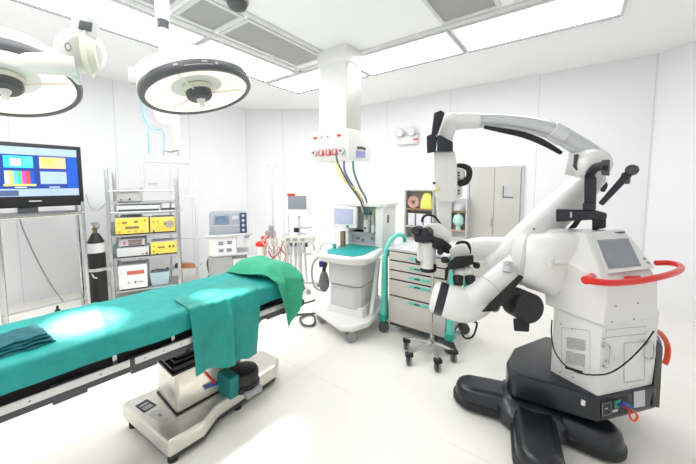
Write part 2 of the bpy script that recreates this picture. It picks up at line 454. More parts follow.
LY2 = 1.95
l2 = at(4, 81, LY2)
t = thing('surgical_light', 'left surgical lamp cut by the edge of the picture, above the television', 'surgical lamp', l2, 0, 'ceiling surgical lamps')
lamp_head(t, .37, Euler((R(-17), R(-14), R(10))).to_matrix())
def L2(px, py, Y): return at(px, py, Y)-l2
m = MB(); a0 = L2(78, -60, 1.7); a1 = L2(84, 22, 1.7); m.tube([L2(78, -120, 1.7), a0, L2(79, 5, 1.7), a1], .045, n=18)
m.build('down_tube', mat('tube_paint', '#dededb', .4), t)
m = MB(); c = L2(85, 27, 1.66); m.box(c, (.085, .07, .09), .006, M=Euler((0, R(12), 0)).to_matrix()); k = m.build('joint_socket', GREYL, t)
m = MB(); c = L2(85.5, 26, 1.625); m.box(c, (.062, .01, .045), .003, M=Euler((0, R(12), 0)).to_matrix()); m.build('connector_face', GREYD, k)
m = MB(); m.cyl(L2(77, 50, 1.70), L2(85, 53, 1.66), .105, .11, n=32, b=.03); m.build('joint_cover', WHITE2, t)
m = MB(); m.cyl(L2(83, 53, 1.67), L2(97, 55, 1.70), .120, .100, n=32, b=.03); m.build('joint_drum', CREAM, t)
m = MB(); q = L2(68, 47, 1.585); m.lathe([(0, 0), (.021, 0), (.021, .004), (0, .004)], q, ray(68, 47)*-1, n=24, sx=.62); bd = m.build('round_badge', GREYM, t)
m = MB(); q = L2(68, 47, 1.578); m.lathe([(0, 0), (.013, 0), (.013, .004), (0, .004)], q, ray(68, 47)*-1, n=24, sx=.6); m.build('badge_face', WHITE, bd)
m = MB(); m.tube([L2(-70, 52, 1.9), L2(-10, 56, 1.72), L2(22, 63, 1.62), L2(30, 63.5, 1.60), L2(55, 64, 1.60), L2(76, 66, 1.64)], [.03, .03, .032, .048, .052, .045], n=20); m.build('swing_arm', WHITE2, t)
m = MB(); m.hull([L2(58, 67, 1.60), L2(66, 66, 1.60), L2(74, 72, 1.62), L2(73, 74, 1.62), L2(62, 71, 1.60), L2(66, 70, 1.66), L2(72, 72, 1.66)], .004); m.build('arm_grip', GREYD, t)
m = MB(); m.tube([L2(60, 66, 1.66), L2(74, 74, 1.70), L2(80, 84, 1.74)], [.04, .03, .012], n=14); m.build('lower_link', WHITE2, t)

# ------------------------------------------------------------------ ceiling column with gas and power outlets
pc = onz(346, 43, CEIL); cu, cv = UV(pc)
wv = cv; q = onz(322, 52, CEIL); wu = UV(onz(360, 47, CEIL))[0]-cu; wvv = UV(q)[1]-cv
du, dv = .30, .42
t = thing('ceiling_pendant', 'white square ceiling column with red medical sockets and hanging gas hoses', 'ceiling column', W(cu+du/2, cv+dv/2, CEIL), RZ)
zb = at(345, 132, 3.6).z-CEIL
m = MB(); m.box((0, 0, zb/2), (du, dv, -zb), .012); m.build('column', WHITE, t)
m = MB(); m.box((.0, -dv/2-.004, zb/2-.10), (du-.004, .008, -zb-.20), .002); m.build('side_panel', mat('warm_metal', '#c4c2ba', .4, .3, var=.03), t)
m = MB(); m.box((0, 0, -.09), (du+.02, dv+.02, .18), .006); m.build('top_cover', WHITE, t)
zt_ = at(345, 129, 3.6).z-CEIL; zl = at(345, 160, 3.6).z-CEIL
m = MB(); m.hull([(-du/2-.08, -dv/2-.10, zt_), (du/2+.14, -dv/2-.10, zt_), (du/2+.14, dv/2+.06, zt_), (-du/2-.08, dv/2+.06, zt_),
                  (-du/2-.04, -dv/2-.08, zl), (du/2+.08, -dv/2-.08, zl), (du/2+.08, dv/2+.03, zl), (-du/2-.04, dv/2+.03, zl),
                  (-du/2-.08, -dv/2-.10, zl+.14), (du/2+.14, -dv/2-.10, zl+.12), (-du/2-.08, dv/2+.06, zl+.14), (du/2+.14, dv/2+.06, zl+.12)], .012)
box = m.build('outlet_box', WHITE, t)
xf = -du/2-.085
m = MB()
for y in (.20, .10, 0, -.17): m.box((xf, y, zt_-.07), (.006, .06 if y in (.20, -.17) else .018, .025), .002)
m.build('red_label', RED, box)
for i, y in enumerate((.11, .0, -.10)):
    m = MB(); m.box((xf+.015, y, zl+.10), (.05, .075, .075), .01); sk = m.build('socket', mat('red_socket', '#d4645c', .4), box)
    m = MB(); m.box((xf-.012, y-.01, zl+.10), (.006, .03, .05), .003); m.build('socket_slot', GREYL, sk)
for y in (.215, -.205):
    m = MB(); m.cyl((xf+.02, y, zl+.105), (xf-.02, y, zl+.105), .045, n=20, b=.006); g = m.build('gas_outlet', GREYL, box)
    m = MB(); m.cyl((xf-.021, y, zl+.105), (xf-.026, y, zl+.105), .014, n=12); m.build('outlet_hole', GREYD, g)
m = MB(); m.box((.02, -dv/2-.098, zl+.08), (.18, .008, .075), .003); m.build('lavender_label', PURPLE, box)
m = MB()
for x, z, w in ((-.04, .15, .05), (.02, .155, .04), (.08, .15, .06)): m.box((x, -dv/2-.104, zl+z), (w, .012, .03), .003)
m.build('data_socket', GREYD, box)
zz = zl+CEIL
def hose(name, label, pts, r, m_, group=None, cat='hose', n=8):
    m = MB(); m.tube(pts, r, n=n); return tag(m.build(name, m_), label, cat, group)
G = 'hoses below the ceiling column'
PA = 3.42
hose('gas_hose', 'thin pale yellow hose hanging leftmost from the red-socketed ceiling column', [at(336, 158, 3.55), at(337, 168, 3.5), at(346, 182, 3.45), at(359, 194, 3.5), at(363, 212, 3.55)], .012, mat('yellow_hose', '#e6dc84', .4), G)
hose('gas_hose', 'dark grey hose plugged in the red socket of the ceiling column', [at(336, 153, 3.47), at(338, 163, 3.45), at(349, 184, 3.45), at(360, 200, 3.5), at(364, 212, 3.55)], .010, mat('grey_hose', '#565c5e', .4), G)
hose('gas_hose', 'blue grey hose in the middle below the ceiling column', [at(344, 161, 3.5), at(345, 172, 3.5), at(354, 188, 3.5), at(362, 200, 3.55), at(366, 213, 3.6)], .012, mat('slate_hose', '#68789c', .4), G)
hose('gas_hose', 'dark green hose hanging rightmost below the ceiling column', [at(353, 161, 3.5), at(354, 172, 3.5), at(360, 188, 3.5), at(366, 199, 3.55), at(368, 213, 3.6)], .012, mat('green_hose', '#5d8279', .4), G)

# second pendant behind the middle lamp
pb = at(171, 105, 4.5)
t = thing('ceiling_pendant', 'cream ceiling pole with blue hoses hanging behind the middle surgical lamp', 'ceiling column', (pb.x, pb.y, CEIL))
zb2 = at(171, 150, 4.5).z-CEIL
m = MB(); m.cyl((.06, 0, 0), (.06, 0, zb2), .05, n=18); m.lathe([(.05, -.08), (.14, -.03), (.14, 0), (0, 0)], (.06, 0, 0)); m.build('pole', CREAM, t)
m = MB(); q = at(164, 116, 4.4)-Vector((pb.x, pb.y, CEIL)); m.hull([q+Vector((x, y, z)) for x, y, z in ((-.12, -.08, .14), (.12, -.08, .16), (.12, .08, .16), (-.12, .08, .14), (-.10, -.06, -.05), (.02, -.06, -.14), (.08, .06, -.12), (-.10, .06, -.05))], .02); m.build('outlet_box', WHITE2, t)
m = MB(); q = at(170, 152, 4.5)-Vector((pb.x, pb.y, CEIL)); m.tube([q+Vector((-.09, 0, -.05)), q+Vector((-.09, 0, .02)), q+Vector((0, 0, .0)), q+Vector((.12, 0, .02)), q+Vector((.12, 0, -.05))], .011, k=1)
m.build('bag_hook', CHROME, t)
G = 'blue hoses behind the middle lamp'
hose('blue_hose', 'looping light blue hose behind the middle lamp, left one', [at(142, 88, 4.3), at(141, 108, 4.3), at(145, 122, 4.3), at(154, 130, 4.3), at(162, 129, 4.3), at(164, 140, 4.35), at(163, 154, 4.4)], .011, BLUE, G)
hose('blue_hose', 'straight light blue hose behind the middle lamp', [at(147, 88, 4.3), at(146, 115, 4.3), at(148, 130, 4.3), at(149, 154, 4.35)], .011, BLUE, G)

# ------------------------------------------------------------------ television on a tube stand
TVV = 4.91
r1 = onv(81, 147, TVV); r2 = onv(84, 205, TVV); u1, _ = UV(r1); u1b, _ = UV(r2); ue = (u1+u1b)/2
ztop, zbot = r1.z, r2.z; tw = 1.22; th = ztop-zbot
t = thing('television', 'wide black television showing bright picture tiles, on a chrome tube stand', 'television', W(ue-tw/2, TVV, zbot), RZ)
m = MB(); m.box((0, .03, th/2), (tw, .06, th), .008); m.box((0, .075, th*.5), (tw*.7, .06, th*.6), .02); m.build('casing', BLACK, t)
m = MB()
cols = [('scr_navy', '#23408f'), ('scr_grey', '#9fb4cf'), ('scr_blue2', '#1f52b8'), ('scr_cyan', '#3fc3dd'), ('scr_org', '#eab98a'), ('scr_dk', '#4d5d80'), ('scr_y', '#e8e06a'), ('scr_g', '#49d08a'), ('scr_m', '#d64aa8'), ('scr_r', '#d34a4a'), ('scr_w', '#e9eef5'), ('scr_c2', '#5ad3d6')]
ms = [mat(n, c, .15, emit=.12, emitc=c, var=.05) for n, c in cols]
sx0, sx1, sz0, sz1 = -tw/2+.05, tw/2-.045, .125, th-.045
def tile(x0, x1, z0, z1, mi, d=0):
    m.mi = mi; m.poly([(x, -.002-d, z) for x, z in ((x0, z0), (x1, z0), (x1, z1), (x0, z1))])
tile(sx0, sx1, sz0, sz1, 0)
tile(sx0, sx1, sz1-.085, sz1, 1, .001); tile(sx0, sx1, sz0, sz0+.085, 1, .001); tile(sx1-.10, sx1, sz0+.085, sz1-.085, 2, .001)
tile(sx1-.78, sx1-.51, sz0+.008, sz0+.068, 5, .002)
H1, H2, H3, H4 = .44, .57, .262, .405
xs = [sx1-.10-.275*i-.23 for i in range(4)]
for i, x in enumerate(xs):
    tile(x, x+.225, H1, H2, (4, 3, 5, 3)[i], .001)
tile(xs[0]+.03, xs[0]+.12, H1+.03, H2-.02, 6, .002); tile(xs[1]+.05, xs[1]+.13, H1+.02, H2-.03, 10, .002); tile(xs[1]+.15, xs[1]+.22, H1+.04, H2-.01, 11, .002); tile(xs[2]+.02, xs[2]+.08, H1, H1+.012, 10, .002)
tile(xs[0], xs[0]+.225, H3, H4, 1, .001)
for k in (1, 2, 3):
    for i, c in enumerate((10, 6, 11, 7, 8, 9, 2)):
        x = xs[k]+i*.225/7; tile(x, x+.225/7, H3, H4, c, .001)
tile(xs[1]-.012, xs[1]+.237, H3-.022, H3, 6, .001)
for i in range(3): tile(xs[i]+.07, xs[i]+.16, H3-.04, H3-.032, 10, .003)
m.build('screen', ms, t)
m = MB(); m.box((ue*0+.18, -.002, .07), (.10, .004, .012)); m.build('silver_badge', GREYL, t)
m = MB(); m.box((.12, .04, -.03), (.16, .05, .08), .005); m.sections([((0.12, .02, -.06), (.42, 0, 0), (0, .14, 0)), ((0.12, .02, -.075), (.44, 0, 0), (0, .15, 0))], n=32, e=2.4); m.build('foot', GREYD, t)

f1 = onz(8, 328, 0); f2 = onz(82, 311, 0)
ua, ub = .40, 1.10; vf, vb_ = 4.86, 5.12; zt1 = zbot-.085
t = thing('television_stand', 'chrome tube stand under the television', 'stand', W((ua+ub)/2, (vf+vb_)/2, 0), RZ)
hw = (ub-ua)/2; hd = (vb_-vf)/2
for sx, sy, top in ((-1, -1, zt1), (1, -1, zt1+.13), (1, 1, zt1+.12), (-1, 1, zt1)):
    m = MB(); m.cyl((sx*hw, sy*hd, 0.0), (sx*hw, sy*hd, top), .019, n=14); m.build('leg', CHROME, t)
m = MB()
for sy in (-1, 1): m.tube([(-hw-.5, sy*hd, zt1-.02), (hw, sy*hd, zt1-.02)], .014, k=1)
for sx in (-1, 1): m.tube([(sx*hw, -hd, zt1-.02), (sx*hw, hd, zt1-.02)], .014, k=1); m.tube([(sx*hw, -hd, .10), (sx*hw, hd, .10)], .012, k=1)
m.tube([(-hw, hd, .10), (hw, hd, .10)], .012, k=1)
m.build('crossbar', CHROME, t)
m = MB(); m.box((-.15, 0, zt1), (2*hw+.5, 2*hd+.06, .014), .004); m.build('top_shelf', STEEL, t)
hose('power_cable', 'thin white cable running down the wall behind the television stand', [onv(38, 205, 5.8), onv(20, 215, 5.8), onv(30, 245, 5.7), onv(48, 280, 5.6), onv(64, 303, 5.3)], .008, GREYM, None, 'cable')
hose('power_cable', 'pale cable hanging on the wall between television and steel rack', [onv(86, 194, 5.83), onv(90, 206, 5.83), onv(98, 210, 5.8), onv(106, 203, 5.6)], .008, GREYL, None, 'cable')
q = onz(40, 318, 0)
t = thing('power_strip', 'long power strip on the floor under the television, brown edge', 'power strip', onz(44, 322, 0), RZ-R(12))
m = MB(); m.box((0, 0, .025), (.9, .07, .05), .006); bo = m.build('housing', mat('strip_brown', '#a58f7d', .5), t)
m = MB(); m.box((0, 0, .053), (.86, .045, .006), .002); m.build('socket_face', GREYL, bo)
m = MB(); m.box((.12, 0, .085), (.05, .05, .06), .01); m.cyl((.12, 0, .11), (.12, 0, .16), .012, n=8); m.build('black_plug', BLACK, t)
m = MB(); m.box((-.12, .01, .08), (.07, .05, .05), .01); m.build('white_plug', WHITE, t)

# ------------------------------------------------------------------ gas cylinder
gc = onz(101, 312, 0); gc = at(101, 312, gc.y); gc.z = 0
gx = onz(100, 304, 0)
t = thing('gas_cylinder', 'tall black gas cylinder with brass valve beside the steel rack', 'gas cylinder', gx)
gs = gx.y/F
gh = at(99, 240, gx.y).z
m = MB(); m.lathe([(0, 0), (.08, 0), (.092, .02), (.092, gh-.06), (.085, gh-.01), (.05, gh+.06), (.035, gh+.09), (0, gh+.09)], n=28); m.build('body', BLACK, t)
m = MB(); m.lathe([(.0935, gh-.16), (.0935, gh-.07), (.089, gh-.035), (.0925, gh-.16)], n=28); m.build('shoulder_band', GREYL, t)
m = MB(); m.lathe([(.094, gh-.40), (.104, gh-.40), (.104, gh-.36), (.094, gh-.36)], n=28); m.box((.12, 0, gh-.38), (.12, .03, .04), .004); m.build('holding_clamp', STEEL, t)
BRASS = mat('brass', '#8a6a4a', .35, .8, var=.1)
m = MB(); m.cyl((0, 0, gh+.08), (0, 0, gh+.20), .022, n=12); m.cyl((-.03, 0, gh+.14), (.06, -.02, gh+.17), .016, n=10); v = m.build('valve', BRASS, t)
m = MB(); m.cyl((0, 0, gh+.20), (0, 0, gh+.235), .04, n=12, b=.006); m.cyl((.06, -.03, gh+.20), (.06, -.045, gh+.20), .035, n=16); m.build('valve_wheel', GREYM, v)
hose('oxygen_tube', 'thin clear tube looping beside the black gas cylinder', [gx+Vector((-.02, 0, gh+.14)), at(91, 240, gx.y-.02), at(90, 262, gx.y-.02), at(93, 276, gx.y-.1), at(97, 278, gx.y-.11)], .008, GREYL, None, 'tube')

# ------------------------------------------------------------------ steel instrument rack
ro = onz(114, 301, 0); RA = R(27)
RACKM = mat('rack_steel', '#b3b5b6', .3, .75, var=.08)
t = thing('instrument_rack', 'tall chrome rack holding stacked yellow and grey medical devices', 'rack', ro, RA)
ex = Vector((math.cos(RA), math.sin(RA), 0))
Y0 = ro.y
# width so that the front right post projects to x=178
rd = ray(178, 255); rw = None
for i in range(400):
    w = .5+i*.002; p = ro+ex*w
    if PX+F*p.x/(p.y*math.cos(PITCH)+.06) >= 178: rw = w; break
dpt = .46
def rz_(py): return at(114, py, Y0).z
for x, y, top in ((0, 0, rz_(168)), (0, dpt, rz_(171)), (rw, 0, rz_(178)), (rw, dpt, rz_(165))):
    m = MB(); m.box((x, y, top/2), (.042, .042, top), .005); m.build('post', RACKM, t)
LV = {}
for nm, py in (('A', 203), ('B', 213.5), ('C', 236), ('D', 259), ('E', 292)):
    z = rz_(py); LV[nm] = z
    m = MB(); m.box((rw/2, dpt/2, z-.012), (rw-.02, dpt+.02, .022), .004); sh = m.build('shelf', RACKM, t)
    if nm in 'CD':
        g = MB(); g.box((.012, dpt/2, z+.09), (.008, dpt-.04, .17)); g.build('green_side_panel', GLASSG, sh)
m = MB()
for py in (191, 213):
    z = rz_(py); m.tube([(-.02, -.005, z), (rw+.06, -.005, z)], .011, k=1); m.tube([(0, dpt, z), (rw, dpt, z)], .011, k=1)
m.build('rail', RACKM, t)
def on_rack(x, y, z): return ro + ex*x + Vector((-ex.y, ex.x, 0))*y + Vector((0, 0, z))
def dev(name, label, x0, x1, lev, h, fm, bm_, d=.30, y0=.02, cat='medical device', extra=None):
    t = thing(name, label, cat, on_rack((x0+x1)/2, y0+d/2, LV[lev]), RA, 'devices on the steel rack')
    w = x1-x0
    m = MB(); m.box((0, .01, h/2+.006), (w, d-.02, h-.012), .008); m.build('casing', bm_, t)
    m = MB(); m.box((0, -d/2+.006, h/2+.006), (w-.006, .016, h-.02), .004); f = m.build('front_panel', fm, t)
    m = MB()
    for sx in (-1, 1):
        for sy in (-1, 1): m.cyl((sx*w*.4, sy*d*.38, 0), (sx*w*.4, sy*d*.38, .008), .014, n=8)
    m.build('foot', BLACK, t)
    def fx(nm, parts, mm):
        q = MB()
        for k in parts:
            if len(k) == 3: q.cyl((k[0]*w, -d/2-.002, k[1]*h), (k[0]*w, -d/2-.016, k[1]*h), k[2], n=14)
            else: q.box((k[0]*w, -d/2-.004, k[1]*h), (k[2]*w, .008, k[3]*h), .001)
        q.build(nm, mm, f)
    if extra: extra(fx)
    return t
kx = rw/64.5
def rx(px): return (px-114)*kx
dev('video_processor', 'grey box with dark front slot on the top shelf of the rack', rx(121), rx(143), 'A', .20, mat('warm_grey', '#b9b6b2', .5), GREYL, .26, .03, extra=lambda f: (f('button', [(.05, .22, .012), (-.3, .2, .008)], BLACK), f('label_strip', [(0, .75, .6, .08)], GREYM)))
dev('recorder', 'flat silver recorder with dark front line on the second shelf', rx(121), rx(162), 'B', .10, GREYL, STEEL, .30, .0, extra=lambda f: (f('slot', [(0, .28, .92, .34)], GREYD), ))
dev('adapter_box', 'small pale box standing behind the left yellow device on the middle shelf', rx(121), rx(141), 'C', .25, GREYL, GREYL, .16, .19)
def yl(f): f('display', [(-.22, .72, .14, .12), (.12, .75, .12, .12), (.38, .8, .06, .08), (0.0, .42, .40, .14)], BROWN); f('button', [(-.38, .2, .007), (-.1, .2, .007), (.1, .2, .007), (.3, .2, .007), (-.38, .7, .006)], GREYD)
dev('insufflator', 'left yellow-fronted device on the middle shelf, with dark display bar', rx(119), rx(150), 'C', .235, YELLOW, GREYL, .17, -.01, extra=yl)
def yr(f): f('socket', [(.28, .55, .05), ], GREYM); f('button', [(-.2, .72, .008), (-.36, .72, .008), (-.2, .4, .007), (-.36, .15, .012)], GREYD); f('knob', [(.1, .58, .02)], BROWN)
dev('light_source', 'right yellow-fronted device on the middle shelf, with round socket', rx(151), rx(176), 'C', .225, YELLOW, GREYL, .30, .0, extra=yr)
dev('camera_unit', 'low pale device with two small dark sockets on the fourth shelf', rx(119), rx(149), 'D', .13, GREYL, GREYL, .31, -.01, extra=lambda f: (f('socket', [(.42, .3, .014), (.3, .3, .008)], GREYD),))
tt = dev('small_monitor', 'small pale box with red and dark window stacked on the low pale device', rx(120), rx(145), 'D', .12, GREYL, GREYL, .24, .06, extra=lambda f: (f('window', [(.12, .5, .5, .66)], mat('dim_window', '#8c7a7a', .3)), f('red_mark', [(-.28, .5, .06, .3)], RED)))
tt.location.z += .131
def y3(f): f('display', [(-.1, .6, .26, .12)], BROWN); f('button', [(.22, .62, .014), (.36, .62, .014), (-.38, .3, .01), (-.25, .12, .01), (-.38, .7, .007), (.08, .12, .007)], GREYD)
dev('insufflator', 'lower yellow-fronted device on the fourth shelf of the rack', rx(150.5), rx(177), 'D', .185, YELLOW, GREYL, .33, -.02, extra=y3)
def wl(f): f('red_display', [(.1, .7, .6, .16)], LED); f('button', [(-.15, .3, .008), (.08, .3, .012), (.22, .3, .008), (.3, .3, .008), (-.36, .72, .006)], GREYD)
dev('infusion_controller', 'white device with a red digit window on the bottom shelf', rx(119), rx(146), 'E', .34, WHITE, GREYL, .30, .0, extra=wl)
t = thing('storage_tub', 'pale blue tub with dark contents on the bottom shelf', 'tub', on_rack(rx(158), .13, LV['E']), RA)
m = MB(); m.hull([(x, y, z) for x, y, z in ((-.10, -.09, 0), (.10, -.09, 0), (.10, .09, 0), (-.10, .09, 0), (-.125, -.11, .19), (.125, -.11, .19), (.125, .11, .19), (-.125, .11, .19))], .01); m.build('tub_body', mat('tub_blue', '#a9c0c9', .4), t)
m = MB(); m.grid(lambda a, b: Vector((-.11+.22*a, -.095+.19*b, .195+.035*noise.noise(Vector((a*5, b*5, 2))))), 12, 10); m.build('contents', mat('tub_dark', '#5d6a76', .6, var=.3, scale=40), t)

# white frame trolley behind the rack
fa = at(142, 185, 4.62); fb = at(193, 185, 5.0)
t = thing('accessory_frame', 'white tubular frame standing behind the steel rack', 'frame', (fb.x, fb.y, 0), 0)
def Lf(px, py, Y=None):
    s = (px-142)/51.0; p = at(px, py, 4.72+.2*s if Y is None else Y); return Vector((p.x-fb.x, p.y-fb.y, p.z))
FR = mat('frame_white', '#e6e6e6', .3, var=.02)
bot = lambda px: Vector((Lf(px, 250).x, Lf(px, 250).y, 0))
m = MB(); m.tube([bot(139), Lf(140, 190), Lf(144, 187), Lf(142, 162), Lf(145, 161), Lf(190, 163), Lf(192, 166), Lf(190, 195), Lf(196, 197), bot(196)], .02, k=1); m.build('outer_tube', FR, t)
m = MB(); m.tube([Lf(178, 196), Lf(194, 197)], .012, k=1); m.tube([Lf(178, 196), bot(178)], .012, k=1); m.tube([Lf(170, 160), bot(170)], .013, k=1); m.tube([Lf(178, 238), Lf(202, 238)], .012, k=1); m.build('inner_tube', FR, t)
m = MB(); a_, b_ = Lf(172, 265), Lf(200, 266); m.box((a_+b_)/2, ((b_-a_).length, .3, .02), .004); m.build('lower_shelf', WHITE, t)
m = MB(); m.box(Lf(152, 185)+Vector((.02, 0, .02)), (.10, .08, .03), .005); m.build('small_tray', GREYL, t)
q = at(187, 266, 4.75)
t = thing('pump_bottle', 'small orange and brown appliance on the low shelf right of the rack', 'appliance', q+Vector((0, 0, -.02)))
m = MB(); m.sections([((0, 0, 0), (.13, 0, 0), (0, .06, 0)), ((0, 0, .05), (.12, 0, 0), (0, .055, 0)), ((0, 0, .07), (.09, 0, 0), (0, .04, 0))]); m.build('body', mat('brown_orange', '#b0764a', .4, var=.2), t)
m = MB(); m.cyl((-.17, 0, .03), (-.11, 0, .03), .04, .03, n=14); m.build('nozzle', GREYD, t)

# ------------------------------------------------------------------ grey ultrasound-like cart near the corner
gp = at(229, 240, 5.15); GA = R(19)
t = thing('electrosurgery_cart', 'grey cart with buttoned white panel and small screen unit, before the corner', 'medical cart', (gp.x, gp.y, 0), GA)
gz = lambda py: at(229, py, 5.0).z
gx_ = lambda px: (px-229)*5.0/F
m = MB(); m.box((gx_(221), 0, gz(255)/2+.05), (.36, .45, gz(255)-.10), .01); m.build('pedestal', mat('cart_grey', '#a9a9a7', .45), t)
m = MB(); m.box((gx_(231), 0, gz(255)+.02), (.56, .50, .03), .01); m.build('lower_shelf', GREYL, t)
m = MB(); m.box((gx_(224), -.02, (gz(235)+gz(254))/2), (.41, .44, gz(235)-gz(254)), .012); pn = m.build('control_box', WHITE, t)
m = MB()
for px, py in ((222, 242), (230, 241.5), (222, 249), (229.5, 249)):
    m.box((gx_(px), -.245, gz(py)), (.075, .012, .055), .006)
m.build('button_block', mat('btn_slate', '#80889a', .4, var=.2, scale=60), pn)
m = MB(); m.box((gx_(230), 0, gz(234.5)), (.66, .52, .03), .01); m.tube([(gx_(206), -.2, gz(233)), (gx_(211), -.26, gz(235)), (gx_(248), -.26, gz(234)), (gx_(252), -.22, gz(231))], .016); m.build('top_shelf', GREYL, t)
m = MB(); m.box((gx_(247), -.05, gz(243)), (.10, .25, .16), .03); m.build('side_holder', WHITE, t)
m = MB(); m.box((gx_(239), .02, gz(257)), (.24, .28, .10), .01); m.build('lower_unit', GREYM, t)
for sx in (-1, 1):
    for sy in (-1, 1): caster(t, gx_(222)+sx*.2, sy*.2, .045)
m = MB(); m.tube([(gx_(212), -.1, gz(255)), (gx_(209), -.14, gz(260)), (gx_(209.5), -.14, gz(268)), (gx_(211), -.12, gz(274)), (gx_(212.5), -.12, gz(266))], .018); m.build('foot_cable', GREYD, t)
t = thing('electrosurgery_unit', 'grey unit with slate screen and dark right keypad on the grey cart', 'medical device', (gp.x, gp.y, gz(233.5)), GA)
zz0 = gz(233.5); h = gz(212.5)-zz0
m = MB(); m.box((gx_(229.5), 0, h/2), (.57, .40, h), .015); m.build('casing', mat('unit_grey', '#a3a8b3', .45), t)
m = MB(); m.box((gx_(223.5), -.205, h*.68), (.24, .014, h*.42), .004); sc = m.build('screen_frame', GREYM, t)
m = MB(); m.box((gx_(223.5), -.213, h*.68), (.20, .004, h*.34)); m.build('screen', mat('slate_scr', '#6f87a0', .15, var=.25, scale=20), sc)
m = MB(); m.box((gx_(243.5), -.203, h*.5), (.11, .012, h*.96), .003); kp = m.build('keypad', mat('kp_navy', '#3d4a66', .4), t)
m = MB()
for i in range(4): m.cyl((gx_(243.5), -.208, h*(.16+.23*i)), (gx_(243.5), -.225, h*(.16+.23*i)), .022, n=14)
m.build('dial', GREYL, kp)
m = MB(); m.box((gx_(226), -.202, h*.40), (.46, .008, .012)); m.box((gx_(236), -.203, h*.75), (.10, .01, .06), .003); m.build('trim_strip', GREYL, t)

# ------------------------------------------------------------------ patient monitor, poles and the tangle of tubes
MY = 4.55
mo = at(299, 240, MY); mo.z = 0
def Lm(px, py, Y=MY): return at(px, py, Y)-mo
t = thing('monitor_stand', 'slim white pole stand carrying the patient monitor above the tubes', 'stand', mo)
m = MB(); m.cyl((0, 0, .08), Lm(299, 216)*1, .02, n=14); m.cyl((Lm(288, 220).x, 0, .5), Lm(288, 213), .014, n=10); m.build('pole', FR, t)
m = MB()
for i in range(5): a = i*2*PI/5+.3; m.tube([Vector((0, 0, .09)), Vector((.3*math.cos(a), .3*math.sin(a), .06))], .018, k=1)
m.build('base', GREYL, t)
for i in range(5): a = i*2*PI/5+.3; caster(t, .29*math.cos(a), .29*math.sin(a), .03)
m = MB(); m.cyl(Lm(294, 230, MY-.04), Lm(299, 230, MY-.04), .035, n=12, b=.006); m.build('clamp_knob', BLACK, t)
m = MB(); m.tube([Lm(299, 227), Lm(305, 228), Lm(312, 227)], .014, k=1); m.tube([Lm(299, 233), Lm(306, 234)], .012, k=1); m.build('side_arm', GREYL, t)
t = thing('patient_monitor', 'white patient monitor with grey screen and red top label', 'monitor', at(299, 215, MY), R(-4))
mo2 = at(299, 215, MY)
w_, h_ = 23*MY/F, 21*MY/F
m = MB(); m.box((0, 0, h_/2), (w_, .14, h_), .02); m.hull([(x, y, z) for x, y, z in ((-w_*.55, -.09, 0), (w_*.55, -.09, 0), (w_*.55, .06, 0), (-w_*.55, .06, 0), (-w_*.52, -.07, .07), (w_*.52, -.07, .07), (w_*.5, .05, .08), (-w_*.5, .05, .08))], .01); m.build('casing', WHITE, t)
m = MB(); m.box((-.01, -.072, h_*.62), (w_*.8, .008, h_*.64), .003); m.build('screen', SCREEN, t)
m = MB(); m.box((-w_*.28, -.074, h_*.985), (w_*.34, .02, .03), .003); m.build('red_label', RED, t)
hose('monitor_cable', 'white cable curving from the patient monitor to the anaesthesia machine', [at(309, 205, MY-.05), at(314, 217, MY-.1), at(322, 225, 4.3), at(333, 226, 4.0)], .016, FR, None, 'cable')
t = thing('pump_console', 'pale pump box with black connectors under the patient monitor', 'pump', at(300, 242, MY-.12))
m = MB(); m.box((0, 0, .045), (.44, .16, .09), .012); m.build('casing', mat('pale_grn', '#d5d8cc', .4), t)
m = MB()
for x in (-.12, -.05, .04, .10): m.cyl((x, -.05, 0), (x, -.05, -.06), .02, n=10)
m.build('connector', GREYD, t)
m = MB()
for x in (-.16, -.06, .05): m.box((x, -.083, .05), (.06, .01, .04), .003)
m.build('display', GREYM, t)
G = 'white tubes hanging below the pump box'
for i, (px, dx, yb) in enumerate(((291, 0, 262), (294, 1, 272), (297.5, -1, 270), (301, 0, 276), (304, 1, 270), (286, 1, 262))):
    hose('white_tube', 'pale tube hanging straight below the pump box', [at(px, 244, MY-.17), at(px+dx, 252, MY-.2), at(px+dx*2, yb, MY-.22), at(px+dx*3, 281, MY-.3)], .014, mat('tube_pale', '#b9bab6', .4), G, 'tube')
def ring(px, py, Y, rp, n=18):
    c = at(px, py, Y); r = rp*Y/F
    return [c+Vector((r*math.cos(2*PI*i/n), .03*i/n, r*1.15*math.sin(2*PI*i/n))) for i in range(n+1)]
hose('coiled_tube', 'pale tube coiled in a ring right of the pump box', ring(308, 248, MY-.25, 6), .014, GREYL, None, 'tube')
hose('breathing_hose', 'dark grey breathing hose looping left of the anaesthesia machine', [at(326, 254, 3.9), at(319, 257, 3.95), at(313, 264, 4.0), at(312, 276, 4.0), at(315, 287, 3.95), at(321, 290, 3.9), at(327, 285, 3.8)], .014, GREYM, None)
G = 'tan tubes tangled behind the green head cloth'
rr = random.Random(3)
for i in range(14):
    x0 = 266+i*1.5; y0 = 236+rr.uniform(-2, 8)
    hose('tubing', 'thin tan and red tubing tangled behind the green head cloth', [at(x0, y0, 4.5), at(x0+rr.uniform(-5, 5), y0+8, 4.45), at(x0+rr.uniform(-6, 6), y0+16, 4.5), at(x0+rr.uniform(-4, 4), 264, 4.5), at(x0+rr.uniform(-4, 4), 281, 4.5)], .009, (TANH, GREYL, mat('dk_red', '#b5493f', .4), TANH, FR)[i % 5], G, 'tube')
t = thing('suction_stand', 'grey pole stand with T-shaped hook behind the tangled tubes', 'stand', Vector((at(273.5, 240, 4.9).x, 4.9, 0)))
zt_s = at(273.5, 167, 4.9).z
m = MB(); m.cyl((0, 0, .05), (0, 0, zt_s), .012, n=10); m.build('pole', GREYL, t)
